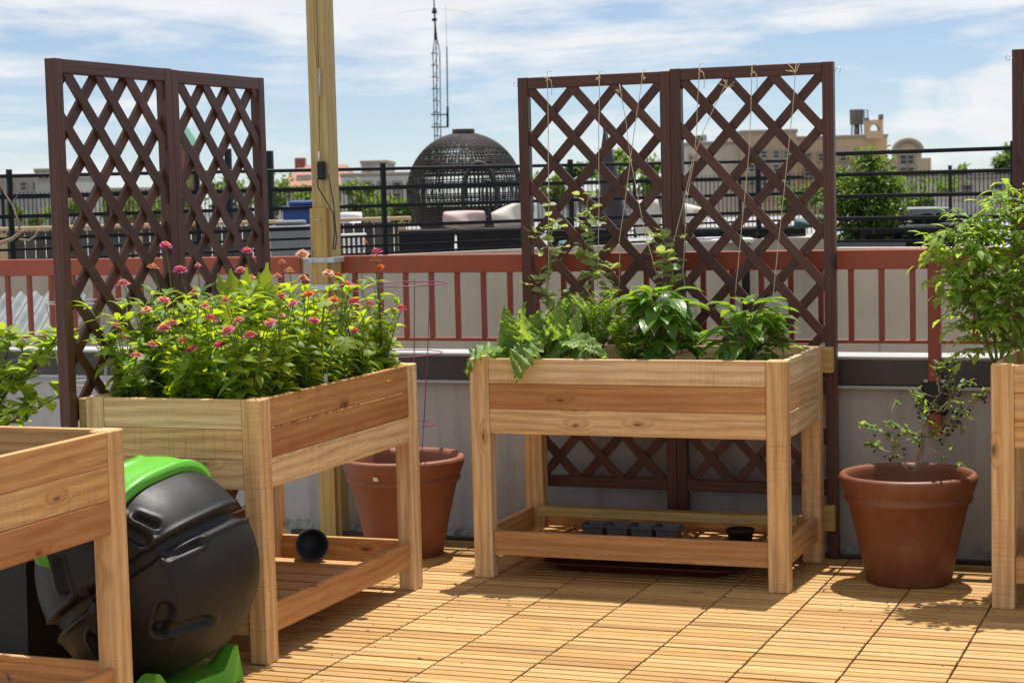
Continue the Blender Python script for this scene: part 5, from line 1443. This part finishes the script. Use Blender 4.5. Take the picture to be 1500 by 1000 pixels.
m = MB(); m.tube([AP(632, 168.5), AP(656, 168.5)], .035, 5); m.tube([AP(632, 186.5), AP(656, 186.5)], .035, 5); m.tube([AP(656, 187), AP(656, 157)], .06, 6); m.tube([AP(656, 160), AP(655, 70)], .03, 5); m.tube([AP(655, 72), AP(653.5, 10)], .008, 4); m.build('side_aerial', M['black'], t)
# low tiled shed roof on the left, brick below
a = at(-200, 0, 8.95); b = at(97, 0, 9.15)
t = thing('shed', 'low shed with corrugated roof beyond the railing at the left', 'shed', (a.x, a.y, 0)); d = V((b.x-a.x, b.y-a.y, 0)); L = d.length; d.normalize(); nrm = V((-d.y, d.x, 0))
m = MB(); vs = []; n = 130
for i in range(n+1):
    u = L*i/n; hh = .016*math.sin(u*2*PI/.075)
    vs += [d*u+V((0, 0, .80+hh))-d*.0, d*u+nrm*.95+V((0, 0, .985+hh))+d*.12]
m.add(vs, [[i*2, i*2+2, i*2+3, i*2+1] for i in range(n)], None, .5, True); m.build('corrugated_roof', plain('roof_sheet', (.17, .185, .195), .6, var=.25, scale=6, dirt=((.07, .07, .07), 5, .7)), t)
m = MB(); m.tube([d*L+V((0, 0, .80)), d*(L+.12)+nrm*.95+V((0, 0, .985))], .035, 8); m.build('verge_tile', M['greywood'], t)
m = MB(); wallseg(m, V((0, 0, 0))+nrm*.05, d*(L-.05)+nrm*.05, -5, .775, .12); m.build('wall', brickmat('shed_brick', (.48, .26, .16), (.52, .32, .2), (.5, .45, .38), 1.), t)

# ------------------------------------------------------------------ world, sun, camera
SUN = V((.016, .29, .842)).normalized()
el = math.asin(SUN.z); az = math.atan2(SUN.x, SUN.y)
w = bpy.data.worlds.new('World'); scene.world = w; w.use_nodes = True
nt = w.node_tree; nt.nodes.clear()
sky = N(nt, 'ShaderNodeTexSky', sky_type='NISHITA'); sky.sun_disc = False; sky.sun_elevation = el; sky.sun_rotation = az; sky.air_density = .68; sky.dust_density = 0.; sky.ozone_density = 5.5
tc = N(nt, 'ShaderNodeTexCoord').outputs['Generated']
sep = N(nt, 'ShaderNodeSeparateXYZ'); nt.links.new(tc, sep.inputs[0])
def dotc(v):
    n = N(nt, 'ShaderNodeVectorMath', operation='DOT_PRODUCT'); nt.links.new(tc, n.inputs[0]); n.inputs[1].default_value = v
    return n.outputs['Value']
n1 = noise(nt, scaled(nt, tc, (6.5, 6.5, 46)), 1., 7, .56, .5)
n2 = noise(nt, scaled(nt, tc, (20, 20, 90)), 1., 6, .6, .2)
msk = math_(nt, 'ADD', math_(nt, 'MULTIPLY', n1, .76), math_(nt, 'MULTIPLY', n2, .24))
east = dotc((CR.x, CR.y, 0))                 # the cloud bank lies to the west and overhead
bias = math_(nt, 'ADD', mapr(nt, sep.outputs[2], .055, .085, -.01, .075), mapr(nt, east, -.27, .27, .02, -.045))
d1 = ray(1440, 146).normalized(); d2 = ray(1352, 152).normalized(); d3 = ray(1500, 140).normalized()
for d_, lo, am in ((d1, .99972, .26), (d2, .99986, .20), (d3, .99965, .28)):
    bias = math_(nt, 'ADD', bias, mapr(nt, dotc(tuple(d_)), lo, 1, 0, am))
mask = mapr(nt, math_(nt, 'ADD', msk, bias), .455, .62)
mask = mapr(nt, mask, 0, 1, .22, .93)
cl = mixc(nt, n2, (7.3, 7.7, 8.1), (9.6, 9.6, 9.6))
c = mixc(nt, mask, sky.outputs[0], cl)
bg = N(nt, 'ShaderNodeBackground'); bg.inputs[1].default_value = .078; nt.links.new(c, bg.inputs[0])
o = N(nt, 'ShaderNodeOutputWorld'); nt.links.new(bg.outputs[0], o.inputs[0])
ld = bpy.data.lights.new('sun', 'SUN'); ld.energy = 4.6; ld.angle = math.radians(.5); ld.color = (1, .955, .88)
so = bpy.data.objects.new('sun', ld); COL.objects.link(so); so.rotation_euler = (-SUN).to_track_quat('-Z', 'Y').to_euler()
cam = bpy.data.cameras.new('camera'); co = bpy.data.objects.new('camera', cam); COL.objects.link(co)
cam.sensor_width = 36; cam.lens = FPX/1500*36; cam.clip_end = 5000; cam.clip_start = .05
cam.dof.use_dof = True; cam.dof.focus_distance = 6.9; cam.dof.aperture_fstop = 9
rot = Matrix((CR, CU, -CF)).transposed()
co.matrix_world = Matrix.Translation(CO) @ rot.to_4x4()
scene.camera = co
scene.view_settings.view_transform = 'Standard'; scene.view_settings.look = 'None'; scene.view_settings.gamma = 1; scene.view_settings.exposure = .42
